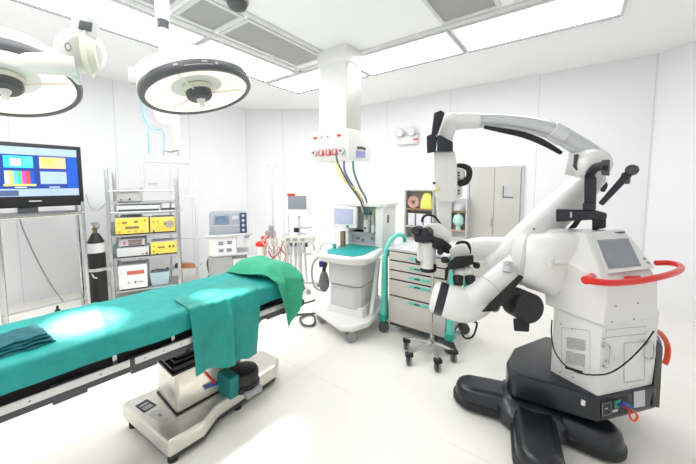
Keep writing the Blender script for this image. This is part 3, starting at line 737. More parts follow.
m = MB(); m.tube([(-.07, 0, zt_s+.03), (-.07, 0, zt_s), (.07, 0, zt_s), (.07, 0, zt_s+.03)], .009, k=1); m.build('hook', CHROME, t)
m = MB()
for i in range(4): a = i*PI/2; m.tube([Vector((0, 0, .06)), Vector((.25*math.cos(a), .25*math.sin(a), .02))], .016, k=1)
m.build('base', GREYL, t)
m = MB(); m.box((-.03, -.06, at(272, 234, 4.85).z), (.16, .10, .12), .03); m.box((-.02, -.05, at(271, 228, 4.85).z), (.08, .08, .08), .02); m.build('suction_head', GREYM, t)
def canister(px, py, Y, s, label):
    c = at(px, py, Y); t = thing('suction_canister', label, 'canister', c)
    m = MB(); m.lathe([(0, 0), (.055*s, 0), (.065*s, .17*s), (0, .17*s)], n=20); m.build('jar', mat('jar_white', '#eceae6', .25), t)
    m = MB(); m.lathe([(.07*s, .165*s), (.072*s, .20*s), (.05*s, .215*s), (0, .215*s)], n=20); m.cyl((.02, 0, .2*s), (.02, 0, .26*s), .012, n=8); m.build('red_lid', RED, t)
canister(262, 259, 4.6, 1.25, 'white suction jar with red lid, left one behind the green cloth')
canister(265, 247, 4.7, .8, 'small red-lidded jar behind the larger red-lidded jar')

# ------------------------------------------------------------------ anaesthesia machine
AR = R(-28); ao = at(362, 300, 3.15); ao.z = 0
t = thing('anaesthesia_machine', 'white anaesthesia workstation with teal mat and grey drawers near the centre', 'medical machine', ao, AR)
aM = Matrix.LocRotScale(ao, Euler((0, 0, AR)), None); aI = aM.inverted()
def La(px, py, Y): return aI @ at(px, py, Y)
DRW = mat('drawer_grey', '#d0d1d0', .45, var=.02)
zA0, zA1 = .27, .775
m = MB()
for z0, z1, f in ((zA0, zA0+.235, .0), (zA0+.24, zA1, .02)):
    m.prism([(-.385-f, .0), (-.36-f, -.05), (-.06, -.06), (0+f*.3, -.02), (.02+f*.3, .42), (-.39-f, .42)], z0, z1, .02)
m.build('drawer_block', DRW, t)
m = MB()
for z in (zA0+.225, zA1-.04): m.box((-.2, -.062, z), (.26, .014, .018), .006)
m.build('drawer_grip', GREYL, t)
m = MB(); m.prism([(-.50, .02), (-.47, -.13), (-.38, -.19), (-.03, -.20), (.10, -.12), (.12, .06), (.06, .50), (-.46, .52)], zA1, zA1+.075, .03, seg=3); m.build('worktop', WHITE2, t)
m = MB(); m.prism([(-.44, .02), (-.36, -.11), (-.05, -.12), (.02, .0), (.02, .44), (-.40, .44)], zA1+.07, zA1+.083, .004); m.build('teal_mat', TEALM, t)
m = MB(); m.tube([(-.50, -.02, zA1+.05), (-.49, -.17, zA1+.08), (-.38, -.24, zA1+.08), (-.02, -.245, zA1+.08), (.12, -.15, zA1+.08), (.13, -.02, zA1+.06)], .022, n=12); m.build('push_handle', WHITE2, t)
zH = at(385, 203, 3.75).z
m = MB(); m.span(-.42, .0, .72, .82, zA1, zH-.03, .01); m.hull([(x, y, z) for z, g in ((zA1+.03, 0), (zH-.03, .01)) for x, y in ((-.03, .42-g), (.06+g, .42-g), (.06+g, .84), (-.03, .84))], .01)
m.span(-.44, -.40, .45, .84, zA1, zH-.03, .008); m.build('upper_cabinet', WHITE, t)
m = MB(); m.box((.068, .57, zA1+.40), (.012, .05, .09), .004); m.build('side_switch', GREYD, t)
m = MB(); m.prism([(-.62, .44), (-.52, .36), (.0, .36), (.10, .42), (.10, .86), (-.58, .86)], zH-.03, zH+.012, .012); m.build('top_shelf', WHITE2, t)
m = MB(); m.span(-.42, .0, .52, .80, zA1+.20, zA1+.22); m.span(-.42, .0, .55, .72, zA1+.07, zA1+.22, .01); m.build('ventilator_panel', mat('lilac_grey', '#cfcdd4', .4), t)
m = MB()
for x, z in ((-.32, .14), (-.25, .12), (-.12, .15), (-.06, .13)): m.box((x, .545, zA1+z), (.045, .012, .035), .003)
m.build('gauge', GREYM, t)
m = MB()
for x in (-.10, -.15, -.20): m.cyl((x, .50, zA1+.23), (x, .50, zH-.06), .018, n=12)
m.build('flow_tube', CLEAR, t)
m = MB()
for x in (-.12, -.18): m.box((x, .48, zH-.12), (.04, .05, .03), .005)
m.box((-.03, .52, zA1+.33), (.03, .06, .10), .008); m.build('vaporiser_cap', TEALD, t)
m = MB()
for x in (-.05, ): m.box((x-.03, .55, zH-.10), (.09, .1, .09), .01)
m.build('yellow_vaporiser', mat('pale_yellow', '#d9cf8f', .4), t)
m = MB(); m.box((-.17, .5, zA1+.31), (.06, .10, .15), .015); m.box((-.09, .5, zA1+.28), (.04, .06, .09), .01); m.build('absorber', WHITE, t)
m = MB(); m.cyl((-.17, .44, zA1+.29), (-.17, .43, zA1+.29), .012, n=10); m.build('absorber_knob', BLACK, t)
s0 = La(333, 206, 3.62); s1 = La(357, 228, 3.52)
sc_c = (s0+s1)/2
m = MB(); m.box(sc_c, (abs(s1.x-s0.x)+.02, .05, abs(s1.z-s0.z)), .012); sb = m.build('screen_housing', WHITE2, t)
m = MB(); m.box(sc_c+Vector((-.005, -.03, .01)), (abs(s1.x-s0.x)-.05, .008, abs(s1.z-s0.z)-.07), .003); m.build('screen', SCRB, sb)
m = MB(); m.cyl(sc_c+Vector((.05, -.026, -.105)), sc_c+Vector((.05, -.04, -.105)), .016, n=14); m.build('teal_knob', TEALM, sb)
m = MB(); q = La(343, 238, 3.55); m.box((q.x, q.y, zA1+.17), (.05, .05, .19), .006); m.build('tan_bottle', BROWN, t)
m = MB(); m.cyl(La(335, 248, 3.45), La(334, 244, 3.45), .02, n=10); m.build('teal_valve', TEALM, t)
zB = .125
m = MB(); m.prism([(-.62, .15), (-.60, -.05), (-.10, -.30), (.02, -.26), (.12, -.08), (.12, .60), (-.52, .66)], zB, zB+.07, .03, seg=3); m.build('base_plate', WHITE2, t)
m = MB(); m.hull([(x, y, z) for z, s in ((zB+.05, 0), (zA0+.02, .04)) for x, y in ((-.42+s, -.06+s*.5), (.04-s*.4, -.06+s*.5), (.05-s*.4, .42), (-.42+s, .42))], .01); m.build('plinth', WHITE, t)
m = MB(); m.hull([(.06, .03, zB+.06), (.10, .03, zB+.06), (.06, .12, zB+.06), (.10, .12, zB+.06), (.075, .20, zA1), (.11, .20, zA1), (.075, .25, zA1), (.11, .25, zA1)], .006); m.build('side_strut', WHITE2, t)
for x, y in ((-.03, -.19), (-.52, .03), (.06, .52), (-.46, .56)): caster(t, x, y, .06, rz=.9)
G = None
q = at(324, 281, 3.45)
t = thing('breathing_bag', 'grey rubber breathing bag hanging at the left of the anaesthesia machine', 'breathing bag', q)
m = MB(); m.lathe([(0, -.13), (.03, -.12), (.060, -.06), (.062, 0), (.042, .08), (.014, .13), (0, .13)], n=18, sx=1, sy=.6); m.build('bag', mat('bag_grey', '#6a6b6d', .5), t)
m = MB(); m.cyl((0, 0, .12), (.01, 0, .19), .022, n=12); m.cyl((.01, -.03, .19), (.01, .05, .19), .03, n=12); m.build('valve', BLACK, t)
m = MB(); m.box((-.03, 0, .20), (.05, .04, .07), .01, rz=.3); m.build('blue_connector', BLUED, t)
hose('corrugated_hose', 'white corrugated hose arching over the left edge of the teal mat', [at(319, 252, 3.5), at(321, 245, 3.5), at(327, 242, 3.5), at(334, 244, 3.48), at(337, 249, 3.45)], .02, FR)
hose('floor_cable', 'black cable coiled on the floor left of the anaesthesia machine', [onz(288, 318, .012), onz(296, 315, .012), onz(306, 314, .012), onz(310, 314, .012), onz(315, 318, .012), onz(313, 325, .02), onz(304, 325, .02), onz(300, 319, .02), onz(306, 315, .02), onz(316, 313, .02)], .012, GREYD, None, 'cable')
hose('floor_cable', 'thin dark cable lying on the floor under the head end of the table', [onz(283, 302, .01), onz(295, 305, .01), onz(305, 303, .01), onz(315, 300, .01)], .010, GREYD, None, 'cable')

# ------------------------------------------------------------------ steel supply cart with teal frame
SR = -ANG; so = Vector((.435, 3.19, 0))
t = thing('supply_cart', 'five-drawer grey supply cart with teal handles and teal side frames', 'medical cart', so, SR)
ey_ = Vector((-math.sin(SR), math.cos(SR), 0)); exs = Vector((math.cos(SR), math.sin(SR), 0))
sI = Matrix.LocRotScale(so, Euler((0, 0, SR)), None).inverted()
CW, CD = .62, .50
zc = lambda py: at(387, py, 3.2).z
CARTM = mat('cart_steel', '#cfcac3', .35, .1, var=.02)
m = MB(); m.span(0, CW, .02, CD, zc(322), zc(250), .008); m.build('cabinet', CARTM, t)
m = MB(); m.span(-.01, CW+.01, -.005, CD+.01, zc(250), zc(247.5), .005); m.build('worktop', GREYL, t)
ys = (250, 259, 268.5, 277.5, 293.5, 320.5)
for a, b in zip(ys, ys[1:]):
    m = MB(); m.span(.006, CW-.006, -.012, .03, zc(b)+.006, zc(a)-.006, .004); d = m.build('drawer', CARTM, t)
    m = MB(); zz = zc(a)-.035 if a > 270 else (zc(a)+zc(b))/2
    m.span(.24, .46, -.022, -.01, zz-.013, zz+.011, .004); m.build('teal_handle', TEALP, d)
    m = MB(); m.span(.30, .355, -.024, -.02, zz-.008, zz+.008); m.build('handle_slot', TEALD, d)
    m = MB(); m.span(.006, CW-.006, -.0135, .03, zc(a)-.007, zc(a)-.003); m.build('drawer_gap', GREYD, d)
zb_, ztp = zc(322), zc(250)
for x, s in ((-.045, 1), (CW+.045, 1)):
    m = MB()
    m.hull([(x-.03, -.06, .13), (x+.03, -.06, .13), (x+.03, .03, .13), (x-.03, .03, .13), (x-.022, -.035, ztp-.06), (x+.022, -.035, ztp-.06), (x+.022, .02, ztp-.06), (x-.022, .02, ztp-.06)], .012)
    ar = [Vector((x, -.01, ztp-.08)), Vector((x, .03, ztp+.02)), Vector((x, .12, ztp+.09)), Vector((x, .28, ztp+.12)), Vector((x, .42, ztp+.09)), Vector((x, .47, ztp+.0)), Vector((x, .47, ztp-.1))]
    m.tube(ar, .024, n=12)
    m.hull([(x+a, y, z) for a in (-.012, .012) for y, z in ((.0, ztp-.08), (.05, ztp+.0), (.42, ztp-.0), (.46, ztp-.08))], .003)
    m.hull([(x+a, y, z) for a in (-.02, .02) for y, z in ((.44, .13), (.50, .13), (.45, ztp-.08), (.49, ztp-.08))], .006)
    m.build('side_frame', TEALP, t)
    m = MB(); m.hull([(x+a*.038, y, z) for a in (-1, 1) for y, z in ((-.07, .13), (.05, .13), (-.068, .20), (.045, .20))], .01); m.build('frame_foot', mat('teal_foot', '#1fa896', .35), t)
    for y in (-.02, .45): caster(t, x, y, .055, rz=.5, wheelm=GREYD)
m = MB(); m.span(0, CW, .03, CD, zb_-.03, zb_); m.build('chassis', GREYD, t)

# ------------------------------------------------------------------ five-star wheeled pole
hb = onz(431, 353, 0)
t = thing('pole_stand', 'chrome five-wheeled pole base standing before the supply cart', 'stand', hb)
tips = [onz(px, py, 0)-hb for px, py in ((406.5, 349.5), (409, 364.5), (437.5, 371), (453.5, 361.5), (436, 343))]
m = MB(); m.cyl((0, 0, .085), (0, 0, .13), .03, n=16); m.cyl((0, 0, .12), (0, 0, .98), .0125, n=12); m.build('pole', CHROME, t)
for p in tips:
    m = MB(); m.tube([Vector((0, 0, .105)), Vector((p.x*.5, p.y*.5, .11)), Vector((p.x, p.y, .10))], [.018, .015, .012], k=1); lg = m.build('leg', CHROME, t)
    m = MB(); m.hull([(p.x+a*.035, p.y+b*.025, z) for a in (-1, 1) for b in (-1, 1) for z in (.075, .11)], .01); m.build('caster_cap', BLACK, t)
    for s in (-1, 1):
        m = MB(); m.cyl((p.x+.006*s, p.y, .036), (p.x+.024*s, p.y, .036), .036, n=18, b=.006); m.build('wheel', GREYM if s > 0 else GREYD, lg)
    m = MB(); m.cyl((p.x, p.y, .03), (p.x, p.y, .09), .009, n=8); m.build('caster_stem', CHROME, lg)

# ------------------------------------------------------------------ wall shelf, dispenser rack and emergency light on the back wall
su = UB-.20
a0 = onu(406, 190, su); a1 = onu(433.5, 208.5, su); vc = (UV(a0)[1]+UV(a1)[1])/2; sw = abs(UV(a0)[1]-UV(a1)[1])
ztop = a0.z; zmid = onu(420, 208.5, su).z; zlow = onu(420, 226, su).z
t = thing('open_shelf', 'two-tier open shelf on the back wall above the supply cart', 'shelf', W(UB-.12, vc, 0), RZ)
SHM = mat('shelf_grey', '#b8b7b0', .5, var=.04)
m = MB()
for y in (-sw/2, sw/2): m.span(-.11, .11, y-.012, y+.012, zlow-.25, ztop)
m.span(.09, .11, -sw/2, sw/2, zlow-.25, ztop); m.span(-.11, .11, -sw/2, sw/2, ztop-.015, ztop); m.build('frame', SHM, t)
for z in (zmid, zlow, zlow-.24):
    m = MB(); m.span(-.11, .09, -sw/2, sw/2, z-.03, z); m.build('shelf_board', BROWN if z == zmid else SHM, t)
def on_sh(y, z): return W(UB-.15, vc+y, z)
t = thing('bag', 'yellow-green bag on the right of the upper wall shelf', 'bag', on_sh(-sw*.24, zmid), RZ)
m = MB(); m.sections([((0, 0, 0), (.06, 0, 0), (0, .13, 0)), ((0, 0, .14), (.06, 0, 0), (0, .12, 0)), ((0, 0, .25), (.035, 0, 0), (0, .08, 0)), ((0, 0, .29), (.015, 0, 0), (0, .06, 0))]); m.build('bag_body', YELLOWG, t)
t = thing('tube_coil', 'pinkish coil of tube on the left of the upper wall shelf', 'tube', on_sh(sw*.23, zmid), RZ)
m = MB()
for r in (.10, .075, .05): m.tube([Vector((-.02-r*.2, r*math.cos(2*PI*i/16), .11+r*math.sin(2*PI*i/16))) for i in range(17)], .014, k=1)
m.build('coil', mat('pink_tan', '#cda493', .5, var=.08), t)
for i, y in enumerate((.28, -.02, -.30)):
    t = thing('supply_box', ('left', 'middle', 'right')[i]+' pale lavender box on the lower wall shelf', 'box', on_sh(sw*y, zlow), RZ)
    m = MB(); m.span(-.06, .06, -sw*.12, sw*.12, 0, .20, .008); b = m.build('box_body', mat('pale_lav', '#dcdce6', .5), t)
    m = MB(); m.span(-.065, .062, -sw*.125, sw*.125, .2, .225, .006); m.build('box_lid', WHITE, t)
a0 = onu(450, 200, su); a1 = onu(466, 235, su); vc2 = (UV(a0)[1]+UV(a1)[1])/2; sw2 = abs(UV(a0)[1]-UV(a1)[1])
zm2 = onu(458, 210.5, su).z; zb2 = onu(458, 230, su).z; zt2 = onu(458, 199, su).z
t = thing('dispenser_rack', 'narrow white rack on the back wall just left of the grey door', 'rack', W(UB-.12, vc2, 0), RZ)
m = MB()
for y in (-sw2/2, sw2/2): m.span(-.11, .11, y-.01, y+.01, zb2-.15, zt2)
m.span(.095, .11, -sw2/2, sw2/2, zb2-.15, zt2); m.build('frame', GREYL, t)
m = MB(); m.span(-.11, .10, -sw2/2, sw2/2, zm2-.035, zm2); m.build('upper_board', BROWN, t)
m = MB(); m.span(-.11, .10, -sw2/2, sw2/2, zb2-.02, zb2); m.build('lower_board', TANH, t)
t = thing('dome_container', 'clear domed container on the upper board of the narrow white rack', 'container', W(UB-.16, vc2, zm2), RZ)
m = MB(); m.lathe([(0, .12), (.05, .11), (.085, .07), (.09, 0), (0, 0)], n=20); m.build('dome', CLEAR, t)
m = MB(); m.cyl((0, 0, .0), (0, 0, .05), .06, n=16); m.build('content', GREYL, t)
t = thing('teal_bottle', 'bottle with teal fluid on the lower board of the narrow white rack', 'bottle', W(UB-.16, vc2, zb2), RZ)
m = MB(); m.lathe([(0, 0), (.05, 0), (.04, .06), (.09, .11), (.095, .18), (.07, .25), (.03, .28), (0, .28)], n=20); m.build('flask', mat('teal_fluid', '#b5e0d4', .2), t)
m = MB(); m.cyl((0, 0, .275), (0, 0, .32), .035, n=14); m.build('cap', WHITE, t)
q = onu(407, 137, UB-.06)
t = thing('emergency_light', 'white twin-head emergency light with red dot high on the back wall', 'emergency light', W(UB-.05, UV(q)[1], q.z), RZ)
m = MB(); m.box((0, 0, -.06), (.09, .42, .16), .015); m.build('battery_box', mat('em_white', '#e2e2e2', .4), t)
for y in (.12, -.12):
    m = MB(); m.lathe([(0, .0), (.05, 0), (.085, .07), (.085, .09), (0, .09)], (-.02, y, .10), (-1, 0, -.2), n=20); hd_ = m.build('lamp_head', GREYL, t)
    m = MB(); m.lathe([(0, .092), (.07, .092), (0, .1)], (-.02, y, .10), (-1, 0, -.2), n=20); m.build('lens', WHITE, hd_)
m = MB(); m.box((-.05, -.19, -.06), (.01, .09, .03), .003); m.build('red_mark', RED, t)

# ------------------------------------------------------------------ operating table
TR = RZ-R(4); to = W(1.13, 2.03)
TM = Matrix.LocRotScale(to, Euler((0, 0, TR)), None); TI = TM.inverted()
tx = Vector((math.cos(TR), math.sin(TR), 0)); ty = Vector((-math.sin(TR), math.cos(TR), 0))
def onside(px, py, y): return TI @ onplane(px, py, to+ty*y, ty)
HY = .275; ZT = .855
t = thing('operating_table', 'operating table with steel base and black frame under teal drapes', 'operating table', to, TR)
SKIRT = mat('skirt_dark', '#3a3b3e', .5)
def LB(u, v, z): p = TI @ W(u, v, z); return p
bp = [(.655, 2.33), (.695, 1.755), (.895, 1.74), (1.03, 1.815), (1.54, 1.835), (1.62, 1.90), (1.62, 2.10), (1.50, 2.22), (1.0, 2.29)]
lbp = [tuple(LB(u, v, 0)[:2]) for u, v in bp]
cx = sum(p[0] for p in lbp)/len(lbp); cy = sum(p[1] for p in lbp)/len(lbp)
BST = mat('base_steel', '#e0dcd3', .28, .7, var=.05, scale=20)
m = MB(); m.prism(lbp, .055, .16, .022, seg=3); base = m.build('base', BST, t)
m = MB(); m.prism([(cx+(x-cx)*.96, cy+(y-cy)*.94) for x, y in lbp], .03, .058); m.build('base_skirt', SKIRT, base)
for u, v in ((.70, 2.27), (.735, 1.80), (1.2, 1.86), (1.56, 1.92), (1.5, 2.15)):
    p = LB(u, v, 0); m = MB(); m.cyl((p.x, p.y, 0), (p.x, p.y, .05), .028, n=14); m.build('rubber_foot', BLACK, base)
# stickers on the base
def on_base(px, py): return TI @ onz(px, py, .1615)
m = MB(); m.poly([on_base(*q) for q in ((135, 406), (147, 399), (157, 405), (144, 413))]); st = m.build('warning_sticker', BLACK, base)
m = MB(); m.poly([on_base(*q)+Vector((0, 0, .0006)) for q in ((138.5, 406.5), (147, 401.5), (149, 402.7), (140.5, 407.7))]); m.poly([on_base(*q)+Vector((0, 0, .0006)) for q in ((141.5, 408.5), (150, 403.5), (154, 405.8), (145, 411))]); m.build('sticker_print', GREYM, st)
m = MB(); m.poly([on_base(*q) for q in ((147, 413.5), (157.5, 408), (171, 416), (159, 422))]); s2 = m.build('white_sticker', WHITE, base)
m = MB(); m.poly([on_base(*q)+Vector((0, 0, .0006)) for q in ((157, 415), (160, 413.5), (163, 415.5), (160, 417))]); m.build('sticker_print', GREYM, s2)
colp = [(.82, 1.92), (1.27, 1.90), (1.29, 2.22), (.84, 2.24)]
lcp = [tuple(LB(u, v, 0)[:2]) for u, v in colp]
ccx = sum(p[0] for p in lcp)/4; ccy = sum(p[1] for p in lcp)/4
def sc_(f): return [(ccx+(x-ccx)*f, ccy+(y-ccy)*f) for x, y in lcp]
m = MB(); m.prism(lcp, .16, .43, .02, seg=3); col = m.build('column', BST, t)
m = MB(); m.prism(sc_(1.03), .158, .172, .004); m.build('column_gasket', BLACK, col)
q0 = TI @ onplane(214, 390, W(.83, 1.91), NV); 
m = MB(); m.poly([TI @ (onplane(px, py, W(1, 1.905), NV)-NV*.006) for px, py in ((204, 386), (217, 381), (217, 384.5), (204, 389.5))]); m.build('blue_label', BLUED, col)
m = MB(); m.tube([TI @ (onplane(px, py, W(1, 1.90), NV)-NV*.01) for px, py in ((205, 372), (210, 378), (214, 382))], .007, k=3); m.build('red_cable', RED, col)
m = MB()
for i, (f, z0, z1) in enumerate(((1.10, .425, .445), (1.04, .445, .465), (1.10, .465, .485), (1.0, .485, .51), (.93, .51, .53), (.98, .53, .55), (.9, .55, .62))): m.prism(sc_(f), z0, z1, .008)
m.build('bellows', BLACK, t)
m = MB(); m.span(-1.75, .52, -.235, .235, .67, .735, .01); m.span(-.62, -.05, -.20, .20, .60, .68, .01); m.build('top_frame', BLACK, t)
m = MB()
m.span(-1.75, -.60, -.272, .272, .735, ZT-.01, .02); m.span(-.595, -.03, -.272, .272, .735, ZT-.01, .02); m.span(-.025, .555, -.272, .272, .735, ZT-.01, .02)
m.build('mattress', mat('mattress_black', '#1c1d1f', .6), t)
for x0, x1 in ((-1.75, -.565), (-.545, -.10), (-.08, .44)):
    for s in (-1, 1):
        m = MB(); m.span(x0, x1, s*.298-.006, s*.298+.006, .672, .708, .005)
        rl = m.build('side_rail', mat('rail_steel', '#d6d6d4', .3, .5, var=.03), t)
        m = MB(); m.span(x0, x1, s*.28-.008, s*.28+.010, .635, .672, .003)
        n = 3
        for i in range(n):
            xc = x0+(x1-x0)*(i+.5)/n; m.span(xc-.09, xc+.03, s*.27-.02, s*.27+.018, .622, .70, .004)
        m.build('rail_bracket', GREYD, rl)
        m = MB()
        for i in range(5):
            xc = x0+(x1-x0)*(i+.5)/5; m.cyl((xc, s*.302, .69), (xc, s*.3055, .69), .005, n=8)
        m.build('rail_screw', GREYM, rl)
m = MB()
for x in (-.62, -.35, .1): m.box((x, -.26, .70), (.02, .02, .09), .004)
m.build('rail_post', CHROME, t)
m = MB(); m.hull([(.42, -.27, .60), (.36, -.27, .68), (.52, -.27, .68), (.50, -.27, .62), (.42, .1, .6), (.36, .1, .68), (.52, .1, .68), (.50, .1, .62)], .01); m.build('head_joint', BLACK, t)
m = MB(); m.tube([(.50, -.28, .67), (.58, -.25, .66), (.62, -.22, .63)], .02, n=10); m.cyl((.62, -.25, .63), (.62, -.19, .63), .03, n=14); m.build('clamp_lever', GREYD, t)
def wr(x, y, s=1.0, k=6): return noise.noise(Vector((x*k, y*k, 3.1)))*s
# main sheet
def sheet(a, b):
    x = -1.70+2.27*a; q = (b-.5)*2; wtot = HY+.115
    d = q*wtot; s = 1 if d > 0 else -1
    top = ZT+.012+.006*wr(x, d, 1, 5)+.004*wr(x, d, 1, 14)
    if abs(d) <= HY: z = top; y = d
    else:
        e = abs(d)-HY; z = top-e*1.02+.004*wr(x, s, 1, 4)*e/.1; y = s*(HY+.012+.006*math.sin(x*11+wr(x, s, 2, 3))*e/.1)
    if abs(d) > HY-.03:
        e = max(0, .03-abs(abs(d)-HY)); z -= e*.12
    # crease ridges of the fold lines
    for xc in (-.62, -.25, .12): z += .006*math.exp(-((x-xc-.03*q)/.012)**2) if abs(d) < HY else 0
    return Vector((x, y, z))
m = MB(); m.grid(sheet, 150, 44); sh = m.build('drape_sheet', TEAL, sharp=80)
sh.location = to; sh.rotation_euler = (0, 0, TR)
tag(sh, 'long teal sheet covering the whole operating table top', 'drape')
# hanging drape
bl = onside(195, 376, -.318); br = onside(258, 355, -.318); tl = onside(190, 328, -.30); tr_ = onside(259, 291, -.30)
def hang(a, b):
    xt = tl.x+(tr_.x-tl.x)*a; xb = bl.x+(br.x-bl.x)*a; zb = bl.z+(br.z-bl.z)*a
    Ltop = .20+.10*a
    k = b*(Ltop+.40)
    if k < Ltop:
        y = -HY-.01+(Ltop-k); x = xt-.02*(Ltop-k); z = ZT+.026+.005*wr(x, y, 1, 9)+.003*wr(x, y, 1, 20)
        if Ltop-k < .03: z -= (.03-(Ltop-k))*.2
    else:
        f = (k-Ltop)/.40; x = xt+(xb-xt)*f; z = ZT+.02+(zb-ZT-.02)*f
        y = -HY-.022-.02*min(1, f*4)-.016*f*math.sin(a*15+1+wr(x, z, 1.2, 5))-.010*wr(x, z, 1, 9)*min(1, f*5)
        z += .01*math.sin(a*9)*f; y -= .022*math.exp(-((a-.52-.06*f)/.035)**2)*min(1, f*3)+.012*math.exp(-((a-.8)/.05)**2)*f
    return Vector((x, y, z))
m = MB(); m.grid(hang, 60, 60); hd = m.build('drape_cloth', TEAL2, sharp=80)
hd.location = to; hd.rotation_euler = (0, 0, TR)
tag(hd, 'teal cloth hanging down over the near side of the operating table', 'drape')
# green head cloth over a bolster
t = thing('head_cushion', 'low head cushion under the green cloth at the far end of the table', 'cushion', to+tx*.41, TR)
m = MB(); m.sections([((0, -.17, ZT+.045), (.06, 0, 0), (0, 0, .022)), ((0, -.1, ZT+.05), (.085, 0, 0), (0, 0, .028)), ((0, .1, ZT+.05), (.085, 0, 0), (0, 0, .028)), ((0, .17, ZT+.045), (.06, 0, 0), (0, 0, .022))]); m.build('pad', TEAL, t)
gA = Vector((.25, .28)); gB = Vector((.68, .31)); gC = Vector((.70, -.24)); gT = Vector((.42, -.60)); gM = Vector((.25, -.14))
def gcl(a, b):
    # a along near/far, b along x ; near-left border bows through gM
    l = gA.lerp(gT, a); l = l + (gM-gA.lerp(gT, .45))*4*a*(1-a)*.5
    r = gB.lerp(gC, a)
    p = l.lerp(r, b); x, y = p.x, p.y
    e_ = min(1, max(0, (x-.25)/.14))*min(1, max(0, (.64-x)/.14)); f_ = min(1, max(0, (HY+.03-abs(y))/.14)); bump = math.sin(e_*PI/2)*math.sin(f_*PI/2)
    top = ZT+.022+.098*bump+.006*wr(x, y, 1, 9)+.004*wr(x, y, 1, 22)
    hx = max(0, x-.58); hy = max(0, -y-HY-.012)
    z = top-hx*1.0-hy*1.15
    if hx: x = .58+hx*.25+.012*math.sin(y*30)
    if hy: y = -HY-.055-.02*math.sin(x*40)-hy*.06
    return Vector((x, y, z))
m = MB(); m.grid(gcl, 60, 50); gh_ = m.build('head_cloth', GREEN, sharp=80)
gh_.location = to; gh_.rotation_euler = (0, 0, TR)
tag(gh_, 'green cloth draped over the head end with a pointed hanging corner', 'cloth')
# folded gown at the foot end
fg = onz(2, 348, ZT+.02)
t = thing('folded_gown', 'folded dark teal gown lying on the sheet at the left picture edge', 'folded cloth', (fg.x, fg.y, ZT+.02), TR+R(6))
for i in range(4):
    m = MB()
    w0 = .155-.008*i; d0 = .10-.006*i
    m.grid(lambda a, b, i=i, w0=w0, d0=d0: Vector(((a-.5)*2*w0+.012*wr(a*3, b*3+i, 1, 2), (b-.5)*2*d0+.012*wr(a*2, b*2+i*2, 1, 3), .004+.014*i+.008*wr(a, b+i, 1, 4)-.010*max(abs(a-.5)*2, abs(b-.5)*2)**6)), 24, 18, .008)
    m.build('fold_layer', TEALD, t)
# foot switch
fp = onz(244, 386, .162)
t = thing('foot_switch', 'round black padded foot switch with teal side standing on the table base', 'foot switch', fp, RZ); t.scale = (1.22, 1.22, 1.3)
k = fp.y/F
m = MB(); m.lathe([(0, 0), (.078, 0), (.088, .012), (.088, .03), (.078, .036), (.082, .045), (.084, .085), (.076, .10), (.05, .108), (0, .11)], n=32); m.build('pad', BLACK, t)
m = MB(); m.hull([(x, y, z) for x in (-.12, -.06) for y, z in ((-.05, .0), (.09, .0), (.09, .115), (-.05, .115))], .012); m.build('teal_cover', mat('teal_cover', '#0c7a76', .6, var=.1), t)
m = MB(); m.box((.0, -.085, .004), (.10, .04, .03), .006); m.cyl((.03, -.09, .0), (.03, -.11, .0), .012, n=8); m.build('bracket', GREYM, t)

# ------------------------------------------------------------------ robotic surgical microscope
rc = Vector((1.24, 1.96, 0))
t = thing('surgical_microscope', 'large white robotic surgical microscope with red handle on a dark four-legged base', 'surgical microscope', rc)
def P(px, py, Y): return at(px, py, Y)-rc
def G_(x, y, z): return Vector((x, y, z))-rc
# legs of the base
legs = ((.80, 2.17), (1.0, 1.47), (1.60, 1.66), (1.55, 2.45))
hubm = MB(); hubm.lathe([(.0, .03), (.24, .03), (.24, .12), (.20, .17), (.12, .20), (0, .20)], n=40); hb_ = hubm.build('base_hub', BASEB, t)
for x, y in legs:
    d = Vector((x, y, 0))-rc; L = d.length; d.normalize(); n = Vector((-d.y, d.x, 0))
    L0 = L-.115
    secs = []
    def outline(w, l, ext):
        pts = []
        for i in range(13):
            a = -PI/2+PI*i/12; pts.append(d*(l+math.cos(a)*ext)+n*(math.sin(a)*w))
        return [n*(-w*1.05)]+pts+[n*(w*1.05)]
    mm = MB(); tb = bmesh.new(); rings = []
    for w, l, e, z in ((.118, L0, .118, .02), (.126, L0, .126, .035), (.126, L0, .126, .075), (.116, L0, .116, .08), (.114, L0, .113, .115), (.104, L0, .102, .145), (.085, L0, .080, .160), (.075, L0, .068, .163), (.06, L0, .052, .163)):
        ring = outline(w, l, e)
        # ridge rises toward the hub
        rings.append([tb.verts.new(p+Vector((0, 0, z+ (.03*(1-min(1, p.length/L0)) if z > .1 else 0)))) for p in ring])
    for a, b in zip(rings, rings[1:]):
        for j in range(len(a)):
            k2 = (j+1) % len(a); tb.faces.new([a[j], a[k2], b[k2], b[j]])
    tb.faces.new(rings[0][::-1]); tb.faces.new(rings[-1])
    mm.take(tb); lg = mm.build('base_leg', BASEB, t)
    mm = MB(); mm.prism([tuple(p[:2]) for p in outline(.129, L0, .130)], .03, .07, .004); mm.build('rubber_bumper', BLACK, lg)
    for s in (-1, 1):
        mm = MB(); c = d*(L0+.02)+n*(s*.06); mm.cyl(c+n*-.012+Vector((0, 0, .03)), c+n*.012+Vector((0, 0, .03)), .03, n=16); mm.build('caster', GREYD, lg)
